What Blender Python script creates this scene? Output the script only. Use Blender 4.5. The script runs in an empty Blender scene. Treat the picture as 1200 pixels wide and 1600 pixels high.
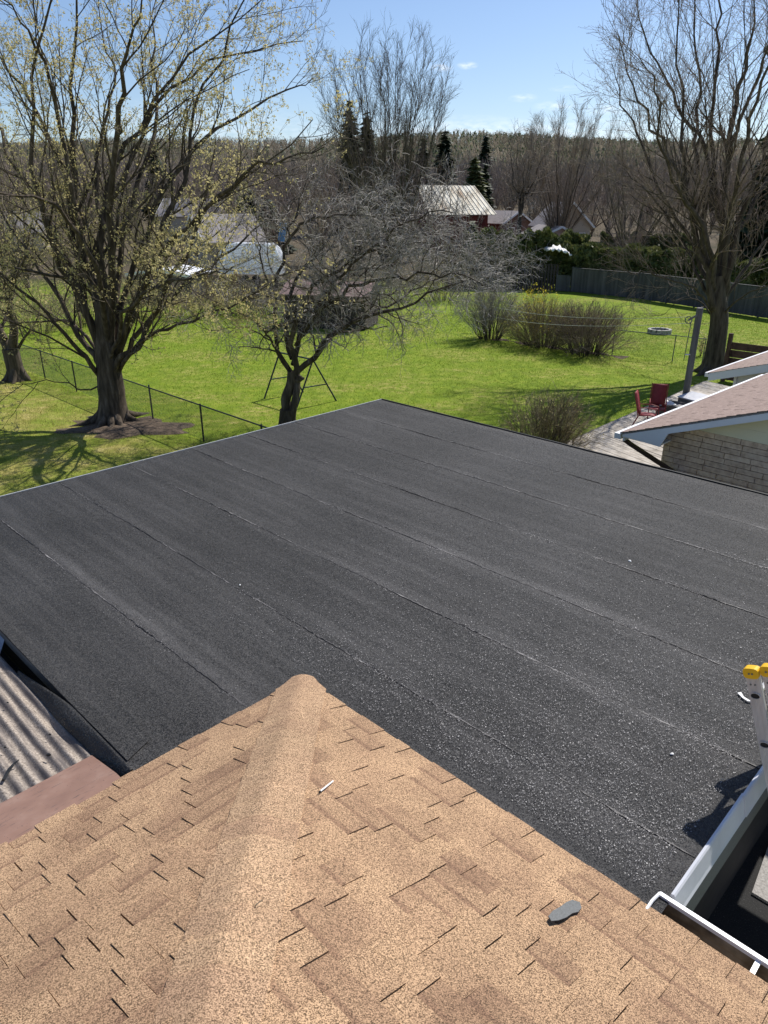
import bpy, math, random
import numpy as np
from mathutils import Vector, Matrix
C = bpy.context.scene
col = C.collection
R = math.radians
rng = np.random.default_rng(7)
random.seed(7)

# ------------------------------------------------------------------ camera, sky, sun, exposure
CAMZ = 6.4
PITCH = R(23.3)
cam = bpy.data.cameras.new('camera'); camo = bpy.data.objects.new('camera', cam); col.objects.link(camo)
camo.location = (0, 0, CAMZ); camo.rotation_euler = (R(90) - PITCH, 0, 0)
cam.sensor_fit = 'VERTICAL'; cam.sensor_height = 36; cam.lens = 36 * 1130 / 1600
cam.clip_start = 0.05; cam.clip_end = 6000
C.camera = camo
C.render.resolution_x = 768; C.render.resolution_y = 1024
SAZ, SEL = R(41), R(49)
w = bpy.data.worlds.new('World'); C.world = w; w.use_nodes = True
nt = w.node_tree; nt.nodes.clear()
out = nt.nodes.new('ShaderNodeOutputWorld'); bg = nt.nodes.new('ShaderNodeBackground')
sky = nt.nodes.new('ShaderNodeTexSky'); sky.sky_type = 'NISHITA'; sky.sun_disc = False
sky.sun_elevation = SEL; sky.sun_rotation = SAZ; sky.altitude = 200; sky.air_density = 1.0; sky.dust_density = 0.55; sky.ozone_density = 1.9
bg.inputs['Strength'].default_value = 0.098
# thin high clouds: a few wisps in the sky texture itself
geo = nt.nodes.new('ShaderNodeTexCoord')
def wn(t): return nt.nodes.new(t)
def wl(a, b): nt.links.new(a, b)
def cloud_blob(az, el, ra, re):
    d = Vector((math.cos(R(el)) * math.sin(R(az)), math.cos(R(el)) * math.cos(R(az)), math.sin(R(el))))
    s = wn('ShaderNodeVectorMath'); s.operation = 'SUBTRACT'; wl(geo.outputs['Generated'], s.inputs[0]); s.inputs[1].default_value = d
    m = wn('ShaderNodeVectorMath'); m.operation = 'MULTIPLY'; wl(s.outputs[0], m.inputs[0]); m.inputs[1].default_value = (1 / ra, 1 / ra, 1 / re)
    l = wn('ShaderNodeVectorMath'); l.operation = 'LENGTH'; wl(m.outputs[0], l.inputs[0])
    mr = wn('ShaderNodeMapRange'); mr.inputs[1].default_value = 1.0; mr.inputs[2].default_value = 0.1; wl(l.outputs['Value'], mr.inputs[0])
    return mr.outputs[0]
nz = wn('ShaderNodeTexNoise'); nz.inputs['Scale'].default_value = 90; nz.inputs['Detail'].default_value = 6
mp = wn('ShaderNodeMapping'); mp.inputs['Scale'].default_value = (1, 1, 3); wl(geo.outputs['Generated'], mp.inputs[0]); wl(mp.outputs[0], nz.inputs[0])
acc = None
for (az, el, ra, re, st) in [(3.9, 8.25, .016, .0045, .8), (5.65, 8.35, .014, .0045, .85), (9.6, 6.4, .02, .005, .42), (11.8, 5.9, .03, .006, .42), (15.2, 5.6, .03, .008, .4), (12.2, 6.9, .02, .004, .3), (4, 4.4, .2, .02, .4), (-14, 4.6, .2, .03, .3), (14, 4.2, .15, .02, .35), (15.5, 13.0, .05, .008, .3)]:
    b = cloud_blob(az, el, ra, re)
    mm = wn('ShaderNodeMath'); mm.operation = 'MULTIPLY'; wl(b, mm.inputs[0]); mm.inputs[1].default_value = st
    if acc is None: acc = mm.outputs[0]
    else:
        ad = wn('ShaderNodeMath'); ad.operation = 'ADD'; wl(acc, ad.inputs[0]); wl(mm.outputs[0], ad.inputs[1]); acc = ad.outputs[0]
nm = wn('ShaderNodeMapRange'); nm.inputs[1].default_value = .35; nm.inputs[2].default_value = .65; wl(nz.outputs['Fac'], nm.inputs[0])
cm = wn('ShaderNodeMath'); cm.operation = 'MULTIPLY'; cm.use_clamp = True; wl(acc, cm.inputs[0]); wl(nm.outputs[0], cm.inputs[1])
mx = wn('ShaderNodeMix'); mx.data_type = 'RGBA'; wl(cm.outputs[0], mx.inputs[0]); tint = wn('ShaderNodeMix'); tint.data_type = 'RGBA'; tint.blend_type = 'MULTIPLY'; tint.inputs[0].default_value = 1; wl(sky.outputs[0], tint.inputs[6]); tint.inputs[7].default_value = (.93, .98, 1.10, 1); wl(tint.outputs[2], mx.inputs[6]); mx.inputs[7].default_value = (10.5, 11, 11.8, 1)
wl(mx.outputs[2], bg.inputs[0]); wl(bg.outputs[0], out.inputs[0])
sl = bpy.data.lights.new('sun', 'SUN'); sl.energy = 5.0; sl.angle = R(.5); sl.color = (1, .955, .88)
so = bpy.data.objects.new('sun', sl); col.objects.link(so)
SV = Vector((math.cos(SEL) * math.sin(SAZ), math.cos(SEL) * math.cos(SAZ), math.sin(SEL)))
so.rotation_euler = SV.to_track_quat('Z', 'Y').to_euler(); so.location = SV * 60
C.view_settings.view_transform = 'Standard'; C.view_settings.look = 'None'; C.view_settings.gamma = 1; C.view_settings.exposure = 0.22

# ------------------------------------------------------------------ helpers
cP, sP = math.cos(PITCH), math.sin(PITCH)
def ray(x, y):
    u = (x - 600) / 1130; v = (800 - y) / 1130
    return np.array([u, cP + v * sP, -sP + v * cP])
def at(x, y, Y):
    r = ray(x, y); return r * (Y / r[1]) + np.array([0, 0, CAMZ])
def on(x, y, z=0.0):
    r = ray(x, y); return r * ((z - CAMZ) / r[2]) + np.array([0, 0, CAMZ])
def gz(x, y):
    d = np.maximum(y, 0) + 0.0 * x
    return np.interp(d, [0, 60, 100, 200, 350, 600, 700, 2500], [0, 0, 1.2, 5, 17, 42, 44, 50])

class MB:
    def __init__(s): s.V = []; s.F = []; s.n = 0; s.A = []
    def add(s, v, f):
        v = np.asarray(v, float).reshape(-1, 3)
        s.V.append(v); s.F.append((np.asarray(f, dtype=np.int64)) + s.n if not isinstance(f, list) else [tuple(i + s.n for i in q) for q in f])
        s.n += len(v)
    def box(s, x0, x1, y0, y1, z0, z1, fr=None):
        v = np.array([(x, y, z) for x in (x0, x1) for y in (y0, y1) for z in (z0, z1)], float)
        if fr is not None: v = fr(v)
        s.add(v, [(0, 1, 3, 2), (4, 6, 7, 5), (0, 4, 5, 1), (2, 3, 7, 6), (0, 2, 6, 4), (1, 5, 7, 3)])
    def prism(s, pts, vec):
        """polygon pts extruded by vec"""
        p = np.asarray(pts, float); n = len(p); q = p + np.asarray(vec, float)
        f = [tuple(range(n))[::-1], tuple(range(n, 2 * n))] + [(i, (i + 1) % n, n + (i + 1) % n, n + i) for i in range(n)]
        s.add(np.vstack([p, q]), f)
    def beam(s, a, b, w_, h_, up=(0, 0, 1)):
        a = np.asarray(a, float); b = np.asarray(b, float); t = b - a; t = t / np.linalg.norm(t)
        u = np.cross(t, up); u /= max(np.linalg.norm(u), 1e-9); v = np.cross(u, t)
        p = [a + u * w_ / 2 * i + v * h_ / 2 * j for i, j in ((-1, -1), (1, -1), (1, 1), (-1, 1))]
        s.prism(p, b - a)
    def tube(s, pts, r, k=8, cap=True):
        pts = np.asarray(pts, float); r = np.full(len(pts), r, float) if np.isscalar(r) else np.asarray(r, float)
        v, f = tubes(pts[None], r[None], k); s.add(v, f)
        if cap:
            n = len(pts); s.F.append([tuple(range(s.n - n * k, s.n - n * k + k))[::-1], tuple(range(s.n - k, s.n))])
    def build(s, name, mat, parent=None, smooth=False, loc=None):
        me = bpy.data.meshes.new(name)
        if not s.V: return None
        V = np.vstack(s.V)
        base = world_loc(parent)
        if parent is None:
            base = np.array([(V[:, 0].min() + V[:, 0].max()) / 2, (V[:, 1].min() + V[:, 1].max()) / 2, V[:, 2].min()]) if loc is None else np.asarray(loc, float)
        V = V - base
        loops = []; starts = []; c = 0
        tot = []
        for f in s.F:
            if isinstance(f, list):
                for q in f: loops.append(np.array(q)); tot.append(len(q))
            elif len(f):
                loops.append(f.ravel()); tot.extend([f.shape[1]] * len(f))
        L = np.concatenate(loops).astype(np.int32); T = np.array(tot, dtype=np.int32)
        S = np.concatenate([[0], np.cumsum(T)[:-1]]).astype(np.int32)
        me.vertices.add(len(V)); me.vertices.foreach_set('co', V.astype(np.float32).ravel())
        me.loops.add(len(L)); me.loops.foreach_set('vertex_index', L)
        me.polygons.add(len(T)); me.polygons.foreach_set('loop_start', S); me.polygons.foreach_set('loop_total', T)
        me.polygons.foreach_set('use_smooth', np.full(len(T), bool(smooth)))
        me.update(calc_edges=True); me.validate()
        if mat: me.materials.append(mat)
        o = bpy.data.objects.new(name, me); col.objects.link(o)
        if parent is None: o.location = base
        else: o.parent = parent
        return o
def world_loc(o):
    l = np.zeros(3)
    while o is not None: l = l + np.array(o.location); o = o.parent
    return l
def tubes(P, Rr, k=3):
    B, N, _ = P.shape
    T = np.gradient(P, axis=1); T /= np.linalg.norm(T, axis=2, keepdims=True) + 1e-9
    mt = T.mean(axis=1); ref = np.zeros((B, 3)); ref[np.arange(B), np.argmin(np.abs(mt), axis=1)] = 1
    U = np.cross(T, ref[:, None, :]); U /= np.linalg.norm(U, axis=2, keepdims=True) + 1e-9
    W = np.cross(T, U)
    a = np.arange(k) * 2 * np.pi / k
    V = P[:, :, None, :] + Rr[:, :, None, None] * (np.cos(a)[None, None, :, None] * U[:, :, None, :] + np.sin(a)[None, None, :, None] * W[:, :, None, :])
    idx = np.arange(B * N * k).reshape(B, N, k)
    a0 = idx[:, :-1, :]; a1 = idx[:, 1:, :]
    F = np.stack([a0, np.roll(a0, -1, 2), np.roll(a1, -1, 2), a1], -1).reshape(-1, 4)
    return V.reshape(-1, 3), F
def tag(o, label=None, cat=None, group=None, kind=None):
    if label: o['label'] = label
    if cat: o['category'] = cat
    if group: o['group'] = group
    if kind: o['kind'] = kind
    return o
def thing(name, loc, label, cat, group=None):
    o = bpy.data.objects.new(name, None); o.empty_display_size = .2; col.objects.link(o); o.location = tuple(float(v) for v in loc)
    return tag(o, label, cat, group)
def copy_tree(o, parent=None):
    c = o.copy(); col.objects.link(c)
    if parent is not None: c.parent = parent
    for ch in list(o.children): copy_tree(ch, c)
    return c
def frame(o, az):
    """local (u along az+90, v along az, z up) -> world"""
    o = np.asarray(o, float); a = R(az)
    e1 = np.array([math.sin(a), math.cos(a), 0]); e2 = np.array([math.cos(a), -math.sin(a), 0])
    def fr(v):
        v = np.asarray(v, float).reshape(-1, 3)
        return o + v[:, :1] * e2 + v[:, 1:2] * e1 + v[:, 2:] * np.array([0, 0, 1.])
    return fr

# ------------------------------------------------------------------ materials
def newmat(name):
    m = bpy.data.materials.new(name); m.use_nodes = True; n = m.node_tree; n.nodes.clear()
    o = n.nodes.new('ShaderNodeOutputMaterial'); p = n.nodes.new('ShaderNodeBsdfPrincipled'); n.links.new(p.outputs[0], o.inputs[0])
    return m, n, p, o
def nd(n, t, **k):
    x = n.nodes.new(t)
    for a, b in k.items(): setattr(x, a, b)
    return x
def ramp(n, fac, stops):
    r = n.nodes.new('ShaderNodeValToRGB'); e = r.color_ramp.elements
    e[0].position = stops[0][0]; e[0].color = (*stops[0][1], 1); e[1].position = stops[-1][0]; e[1].color = (*stops[-1][1], 1)
    for p, c in stops[1:-1]:
        q = e.new(p); q.color = (*c, 1)
    n.links.new(fac, r.inputs[0]); return r.outputs[0]
def noise(n, scale, detail=4, vec=None, stretch=None, rough=.55):
    t = n.nodes.new('ShaderNodeTexNoise'); t.inputs['Scale'].default_value = scale; t.inputs['Detail'].default_value = detail; t.inputs['Roughness'].default_value = rough
    tc = vec
    if tc is None:
        g = n.nodes.new('ShaderNodeNewGeometry'); tc = g.outputs['Position']
    if stretch is not None:
        mp = n.nodes.new('ShaderNodeMapping'); mp.inputs['Scale'].default_value = stretch[0]; mp.inputs['Rotation'].default_value = stretch[1]
        # rotate first, then scale
        mp2 = n.nodes.new('ShaderNodeMapping'); mp2.inputs['Rotation'].default_value = stretch[1]; n.links.new(tc, mp2.inputs[0])
        mp.inputs['Rotation'].default_value = (0, 0, 0); n.links.new(mp2.outputs[0], mp.inputs[0]); tc = mp.outputs[0]
    n.links.new(tc, t.inputs['Vector']); return t.outputs['Fac']
def mixc(n, fac, a, b, mode='MIX'):
    m = n.nodes.new('ShaderNodeMix'); m.data_type = 'RGBA'; m.blend_type = mode
    if isinstance(fac, (int, float)): m.inputs[0].default_value = fac
    else: n.links.new(fac, m.inputs[0])
    for i, v in ((6, a), (7, b)):
        if isinstance(v, tuple): m.inputs[i].default_value = (*v, 1)
        else: n.links.new(v, m.inputs[i])
    return m.outputs[2]
def mathn(n, op, a, b=None, clamp=False):
    m = n.nodes.new('ShaderNodeMath'); m.operation = op; m.use_clamp = clamp
    for i, v in ((0, a), (1, b)):
        if v is None: continue
        if isinstance(v, (int, float)): m.inputs[i].default_value = v
        else: n.links.new(v, m.inputs[i])
    return m.outputs[0]
def mrange(n, v, a, b, c=0, d=1):
    m = n.nodes.new('ShaderNodeMapRange'); n.links.new(v, m.inputs[0])
    for i, x in zip((1, 2, 3, 4), (a, b, c, d)): m.inputs[i].default_value = x
    return m.outputs[0]
def bump(n, p, h, strength=.5, dist=.01):
    b = n.nodes.new('ShaderNodeBump'); b.inputs['Strength'].default_value = strength; b.inputs['Distance'].default_value = dist
    n.links.new(h, b.inputs['Height']); n.links.new(b.outputs[0], p.inputs['Normal'])
def simple(name, stops, scale, rough=.7, bumps=None, detail=4, metal=0, stretch=None, rand=0, spec=.4):
    m, n, p, o = newmat(name)
    f = noise(n, scale, detail, stretch=stretch)
    c = ramp(n, f, stops)
    if rand:
        oi = n.nodes.new('ShaderNodeObjectInfo'); hv = n.nodes.new('ShaderNodeHueSaturation')
        n.links.new(mrange(n, oi.outputs['Random'], 0, 1, 1 - rand, 1 + rand), hv.inputs['Value']); n.links.new(c, hv.inputs['Color']); c = hv.outputs[0]
    n.links.new(c, p.inputs['Base Color']); p.inputs['Roughness'].default_value = rough; p.inputs['Metallic'].default_value = metal
    p.inputs['Specular IOR Level'].default_value = spec
    if bumps: bump(n, p, noise(n, bumps[0], 5, stretch=stretch), bumps[1], bumps[2])
    return m
def two(c, d=.25):
    return [(.3, tuple(x * (1 - d) for x in c)), (.7, tuple(min(1, x * (1 + d)) for x in c))]
MT = {}
E1_ = (math.sin(R(44.5)), math.cos(R(44.5)))
MT['bark_dark'] = simple('maple_bark', [(.3, (.030, .024, .018)), (.55, (.095, .074, .056)), (.75, (.20, .165, .13))], 9, .9, (14, .9, .03), 6, stretch=((1, 1, .18), (0, 0, 0)), spec=.2)
MT['bark_grey'] = simple('grey_bark', [(.3, (.035, .028, .022)), (.7, (.13, .105, .082))], 9, .9, (16, .8, .02), 6, stretch=((1, 1, .2), (0, 0, 0)), spec=.2)
MT['twig_dark'] = simple('dark_twig', [(.3, (.085, .066, .045)), (.7, (.24, .195, .14))], 3, .75, spec=.3)
MT['twig_silver'] = simple('silver_twig', [(.3, (.17, .15, .13)), (.7, (.46, .415, .37))], 4, .6, spec=.5)
MT['twig_brown'] = simple('brown_twig', [(.3, (.15, .11, .085)), (.7, (.36, .28, .225))], 2, .8, spec=.3)
MT['twig_tan'] = simple('tan_twig', [(.3, (.17, .135, .075)), (.7, (.40, .33, .20))], 2, .8, spec=.3)
MT['twig_mid'] = simple('brown_grey_twig', [(.3, (.075, .058, .047)), (.7, (.19, .15, .125))], .3, .9, spec=.2)
MT['twig_far'] = simple('far_twig', [(.3, (.17, .135, .10)), (.7, (.44, .36, .28))], .05, .9, spec=.2)
def leafmat(name, stops, scale, trans=.45):
    m, n, p, o = newmat(name)
    c = ramp(n, noise(n, scale, 2), stops)
    n.links.new(c, p.inputs['Base Color']); p.inputs['Roughness'].default_value = .6; p.inputs['Specular IOR Level'].default_value = .25
    t = n.nodes.new('ShaderNodeBsdfTranslucent'); n.links.new(c, t.inputs[0])
    ms = n.nodes.new('ShaderNodeMixShader'); ms.inputs[0].default_value = trans
    n.links.new(p.outputs[0], ms.inputs[1]); n.links.new(t.outputs[0], ms.inputs[2]); n.links.new(ms.outputs[0], o.inputs[0])
    return m
MT['bud'] = leafmat('young_leaf', [(.3, (.44, .38, .15)), (.7, (.72, .62, .31))], 6)
MT['flower'] = leafmat('yellow_flower', [(.3, (.60, .48, .03)), (.7, (.80, .66, .06))], 6)
MT['cedar'] = leafmat('cedar_leaf', [(.3, (.04, .056, .016)), (.5, (.115, .135, .038)), (.72, (.27, .26, .09))], 1.6, .2)
MT['spruce'] = leafmat('spruce_needle', [(.3, (.016, .030, .016)), (.7, (.055, .075, .035))], .8, .1)
MT['pine'] = leafmat('pine_needle', [(.3, (.05, .07, .025)), (.7, (.15, .16, .06))], .5, .15)
MT['far_green'] = leafmat('far_evergreen', [(.3, (.065, .088, .045)), (.7, (.18, .205, .11))], .03, .45)  # paler than the near pine, distance haze put into the colour
MT['far_brown'] = leafmat('far_bare_twigs', [(.3, (.15, .125, .09)), (.7, (.38, .32, .24))], .03, .45)
MT['bud_red'] = leafmat('reddish_bud', [(.3, (.16, .10, .075)), (.7, (.30, .21, .16))], 3, .3)

# grass / ground
m, n, p, o = newmat('lawn_ground')
g = n.nodes.new('ShaderNodeNewGeometry'); sx = n.nodes.new('ShaderNodeSeparateXYZ'); n.links.new(g.outputs['Position'], sx.inputs[0])
fine = noise(n, 38, 3); mid = noise(n, 2.2, 5); big = noise(n, .35, 3)
lawn = ramp(n, mid, [(.25, (.070, .135, .006)), (.5, (.125, .205, .010)), (.72, (.22, .27, .028))])
lawn = mixc(n, mrange(n, fine, .35, .7), lawn, mixc(n, .5, lawn, (.28, .31, .035)))
dry = ramp(n, mid, [(.3, (.18, .19, .03)), (.55, (.36, .30, .10)), (.75, (.50, .41, .19))])
# dry thatch shows most on the near lawn left of the chain-link fence, and in patches elsewhere
s1 = mathn(n, 'ADD', mathn(n, 'MULTIPLY', sx.outputs[0], .72), mathn(n, 'MULTIPLY', sx.outputs[1], .69))
dm = mrange(n, s1, 10.3, 8.2)
patch = mrange(n, noise(n, .9, 4), .44, .62)
dm2 = mathn(n, 'MULTIPLY', dm, mrange(n, patch, 0, 1, .25, .85))
dm3 = mathn(n, 'MAXIMUM', dm2, mathn(n, 'MULTIPLY', mathn(n, 'MULTIPLY', mrange(n, big, .45, .62), mrange(n, noise(n, 4.5, 4), .4, .6)), .62))
lawn = mixc(n, dm3, lawn, dry)
wood = ramp(n, noise(n, .12, 6), [(.3, (.045, .042, .02)), (.5, (.09, .072, .045)), (.7, (.14, .11, .075))])
lawn = mixc(n, mrange(n, sx.outputs[1], 60, 66), lawn, wood)
n.links.new(lawn, p.inputs['Base Color']); p.inputs['Roughness'].default_value = .95; p.inputs['Specular IOR Level'].default_value = .15
bump(n, p, noise(n, 22, 5), .8, .05); MT['ground'] = m
MT['grass'] = leafmat('grass_blade', [(.3, (.115, .19, .010)), (.6, (.19, .265, .018)), (.8, (.33, .33, .07))], 1.5, .4)
MT['grass_dry'] = leafmat('dry_grass_blade', [(.3, (.17, .20, .025)), (.5, (.32, .30, .08)), (.75, (.52, .44, .20))], 1.3, .4)

# granule roof membrane
m, n, p, o = newmat('roof_membrane')
g = n.nodes.new('ShaderNodeNewGeometry')
vo = nd(n, 'ShaderNodeTexVoronoi'); vo.inputs['Scale'].default_value = 240; n.links.new(g.outputs['Position'], vo.inputs['Vector'])
sc = nd(n, 'ShaderNodeSeparateColor'); n.links.new(vo.outputs['Color'], sc.inputs[0])
gr = ramp(n, sc.outputs[0], [(.05, (.009, .0088, .009)), (.6, (.020, .0192, .0192)), (.96, (.048, .0458, .0456))])
sxx = nd(n, 'ShaderNodeSeparateXYZ'); n.links.new(g.outputs['Position'], sxx.inputs[0])
aco = mathn(n, 'ADD', mathn(n, 'MULTIPLY', sxx.outputs[0], E1_[0]), mathn(n, 'MULTIPLY', sxx.outputs[1], E1_[1]))
fr_ = mathn(n, 'FRACT', mathn(n, 'DIVIDE', mathn(n, 'ADD', mathn(n, 'SUBTRACT', 8.71 + 9.21 - .075, aco), mathn(n, 'MULTIPLY', noise(n, 1.2, 3), .12)), .921))
streak = noise(n, 1.0, 7, stretch=((.45, 9, 1), (0, 0, R(44.5))), rough=.68)
streak2 = noise(n, 1.0, 5, stretch=((.25, 2.2, 1), (0, 0, R(44.5))), rough=.5)
band = mathn(n, 'MAXIMUM', mrange(n, fr_, .22, .04), mrange(n, fr_, .90, 1.0))
dusty = mathn(n, 'MULTIPLY', mathn(n, 'MULTIPLY', band, mrange(n, streak2, .42, .66)), mrange(n, noise(n, 30, 3), .3, .65, .35, 1))
sm = mathn(n, 'ADD', mathn(n, 'MULTIPLY', mrange(n, streak, .46, .74), .50), mathn(n, 'MULTIPLY', dusty, .95), clamp=True)
base = mixc(n, sm, gr, (.078, .0735, .072))
cloudy = mrange(n, noise(n, .7, 5), .35, .7, .72, 1.22)
hv = nd(n, 'ShaderNodeHueSaturation'); n.links.new(cloudy, hv.inputs['Value']); n.links.new(base, hv.inputs['Color']); hv.inputs['Saturation'].default_value = .8
oi = nd(n, 'ShaderNodeObjectInfo'); hv2 = nd(n, 'ShaderNodeHueSaturation'); n.links.new(mrange(n, oi.outputs['Random'], 0, 1, .9, 1.1), hv2.inputs['Value']); n.links.new(hv.outputs[0], hv2.inputs['Color'])
n.links.new(hv2.outputs[0], p.inputs['Base Color']); p.inputs['Specular IOR Level'].default_value = .42
shiny = mrange(n, sc.outputs[1], .84, .86)
n.links.new(mrange(n, shiny, 0, 1, .72, .19), p.inputs['Roughness'])
# every granule is its own little facet
vs = nd(n, 'ShaderNodeVectorMath', operation='SUBTRACT'); n.links.new(vo.outputs['Color'], vs.inputs[0]); vs.inputs[1].default_value = (.5, .5, .5)
vm = nd(n, 'ShaderNodeVectorMath', operation='MULTIPLY'); n.links.new(vs.outputs[0], vm.inputs[0]); vm.inputs[1].default_value = (1.1, 1.1, .2)
va = nd(n, 'ShaderNodeVectorMath', operation='ADD'); n.links.new(vm.outputs[0], va.inputs[0]); n.links.new(g.outputs['Normal'], va.inputs[1])
vn = nd(n, 'ShaderNodeVectorMath', operation='NORMALIZE'); n.links.new(va.outputs[0], vn.inputs[0]); n.links.new(vn.outputs[0], p.inputs['Normal'])
MT['membrane'] = m
MT['bitumen'] = simple('bitumen_bleed', [(.3, (.008, .008, .008)), (.7, (.03, .03, .03))], 60, .35, (90, .5, .003))
MT['seam_dust'] = simple('dusty_seam', [(.36, (.015, .015, .015)), (.5, (.075, .07, .068)), (.66, (.26, .245, .235))], 2.2, .6, (90, .5, .003), 8)
MT['granule_pale'] = simple('pale_granule', [(.3, (.20, .19, .19)), (.7, (.50, .48, .47))], 40, .5)

# asphalt shingles
def shinglemat(name, scale, lo, hi, dark, band=True, spk=.5, rnd=True):
    m, n, p, o = newmat(name)
    g = n.nodes.new('ShaderNodeNewGeometry')
    f = noise(n, scale, 2, rough=.7)
    vo = nd(n, 'ShaderNodeTexVoronoi'); vo.inputs['Scale'].default_value = scale * 1.15; n.links.new(g.outputs['Position'], vo.inputs['Vector'])
    sc = nd(n, 'ShaderNodeSeparateColor'); n.links.new(vo.outputs['Color'], sc.inputs[0])
    tan = ramp(n, sc.outputs[0], [(.0, tuple(x * .30 for x in lo)), (.25, lo), (.6, hi), (1, tuple(min(.85, x * 1.5) for x in hi))])
    brn = ramp(n, sc.outputs[0], [(.0, tuple(x * .5 for x in dark)), (.45, dark), (1, tuple(x * 1.9 for x in dark))])
    if rnd: oi = nd(n, 'ShaderNodeObjectInfo'); rv = oi.outputs['Random']
    else: rv = g.outputs['Random Per Island']
    big = noise(n, 3.1, 3)
    a = mathn(n, 'ADD', mrange(n, rv, .3, 1.0, -.04, .38), mrange(n, big, .3, .7, -.16, .38), clamp=True)
    c = mixc(n, a, tan, brn)
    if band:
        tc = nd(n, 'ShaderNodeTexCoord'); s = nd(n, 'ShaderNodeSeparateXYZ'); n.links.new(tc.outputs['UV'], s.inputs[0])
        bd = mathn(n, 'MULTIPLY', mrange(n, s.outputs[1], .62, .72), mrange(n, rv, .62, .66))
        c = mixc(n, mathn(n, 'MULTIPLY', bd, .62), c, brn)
    wear = mrange(n, noise(n, .7, 4), .35, .7, .86, 1.12)
    hv = nd(n, 'ShaderNodeHueSaturation'); n.links.new(wear, hv.inputs['Value']); n.links.new(c, hv.inputs['Color'])
    n.links.new(hv.outputs[0], p.inputs['Base Color']); p.inputs['Roughness'].default_value = .85; p.inputs['Specular IOR Level'].default_value = .25
    bump(n, p, f, .55, .004)
    return m
SH = ((.185, .115, .064), (.460, .300, .178), (.165, .095, .060))
MT['shingle'] = shinglemat('tan_shingle', 265, *SH)
MT['shingle_i'] = shinglemat('tan_shingle_joined', 265, *SH, rnd=False)
MT['cap'] = shinglemat('ridge_cap_shingle', 265, (.185, .115, .066), (.455, .305, .186), (.23, .138, .088), band=False)
MT['white_metal'] = simple('white_painted_metal', two((.82, .82, .83), .04), 3, .4, spec=.5)
MT['alu'] = simple('aluminium_rail', [(.3, (.50, .50, .49)), (.7, (.66, .66, .64))], 30, .38, None, 4, .35, stretch=((1, 1, .05), (0, 0, 0)))
MT['fascia_metal'] = simple('grey_white_edge_metal', two((.56, .57, .61), .08), 5, .42, (7, .2, .01), spec=.5)
MT['yellow'] = simple('yellow_plastic', two((.80, .47, .015), .1), 20, .45)
MT['black'] = simple('black_rubber', two((.012, .012, .012), .3), 30, .6)
MT['red_flash'] = simple('brown_painted_flashing', [(.3, (.235, .132, .092)), (.55, (.27, .156, .11)), (.8, (.34, .22, .165))], 9, .5, (3, .25, .01), 6)
m, n, p, o = newmat('brown_painted_flashing')
fc_ = ramp(n, noise(n, 6, 6), [(.3, (.225, .128, .092)), (.55, (.265, .155, .112)), (.8, (.33, .215, .165))])
fc_ = mixc(n, mrange(n, noise(n, 26, 6, stretch=((.4, 3, 1), (0, 0, R(-45.5)))), .60, .70), fc_, (.13, .085, .07))
fc_ = mixc(n, mrange(n, noise(n, 95, 2), .70, .74), fc_, (.05, .035, .03))
n.links.new(fc_, p.inputs['Base Color']); p.inputs['Roughness'].default_value = .5; bump(n, p, noise(n, 3, 4), .3, .01); MT['red_flash'] = m
MT['gutter_in'] = simple('dirty_gutter', [(.3, (.05, .04, .03)), (.5, (.20, .15, .095)), (.7, (.36, .29, .20))], 9, .7, detail=6)
m, n, p, o = newmat('corrugated_sheet')
cn = ramp(n, noise(n, 70, 5, rough=.75), [(.34, (.085, .07, .06)), (.47, (.27, .225, .185)), (.66, (.50, .43, .36))])
cn = mixc(n, mrange(n, noise(n, 7, 6, stretch=((.3, 2.5, 1), (0, 0, R(45.5)))), .42, .66), cn, (.10, .085, .08))
n.links.new(cn, p.inputs['Base Color']); p.inputs['Roughness'].default_value = .75; bump(n, p, noise(n, 120, 4), .6, .004); MT['corr'] = m
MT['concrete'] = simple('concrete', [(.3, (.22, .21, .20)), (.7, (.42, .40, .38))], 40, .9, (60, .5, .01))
MT['asphalt'] = simple('shade_dark_asphalt', [(.35, (.006, .006, .007)), (.64, (.016, .016, .016)), (.76, (.13, .13, .13))], 110, .85, (60, .5, .01), 3)  # near-black base, shade beside the building put into the colour
MT['stucco'] = simple('pale_wall', two((.74, .73, .70), .04), 4, .85)
MT['brick'] = simple('buff_stone_brick', [(.28, (.52, .355, .25)), (.5, (.76, .56, .41)), (.75, (.88, .69, .52))], 14, .9, (30, .35, .006), 6, rand=.08)
MT['mortar'] = simple('mortar', two((.22, .19, .165), .15), 30, .95)
MT['shade_wall'] = simple('shade_dark_wall', two((.03, .025, .022), .2), 8, .8)  # shade on wall and soffit put into the base colour
MT['cream'] = simple('cream_board', two((.86, .79, .58), .03), 3, .6)
MT['roof_brown'] = simple('brown_roof_shingle', [(.3, (.15, .105, .088)), (.5, (.27, .195, .165)), (.72, (.41, .31, .265))], 13, .85, (70, .5, .01), 5, stretch=((1, 4, 1), (0, 0, R(-136.5))))
MT['deck'] = simple('weathered_deck_board', [(.3, (.24, .21, .175)), (.5, (.38, .34, .29)), (.75, (.50, .46, .41))], 5, .8, (14, .4, .01), 6, rand=.22)
MT['wood_grey'] = simple('weathered_grey_wood', [(.3, (.075, .072, .070)), (.7, (.19, .18, .175))], 4, .9, (9, .5, .02), 6, stretch=((1, 1, .15), (0, 0, 0)), rand=.15)
MT['fence_grey'] = simple('blue_grey_fence_wood', [(.3, (.05, .048, .047)), (.7, (.125, .12, .118))], 2.5, .9, (9, .5, .02), 6, stretch=((1, 1, .15), (0, 0, 0)), rand=.2)
MT['fence_brown'] = simple('red_brown_fence_wood', [(.3, (.045, .022, .016)), (.7, (.13, .07, .05))], 4, .75, (9, .5, .02), 6, rand=.2)
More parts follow.
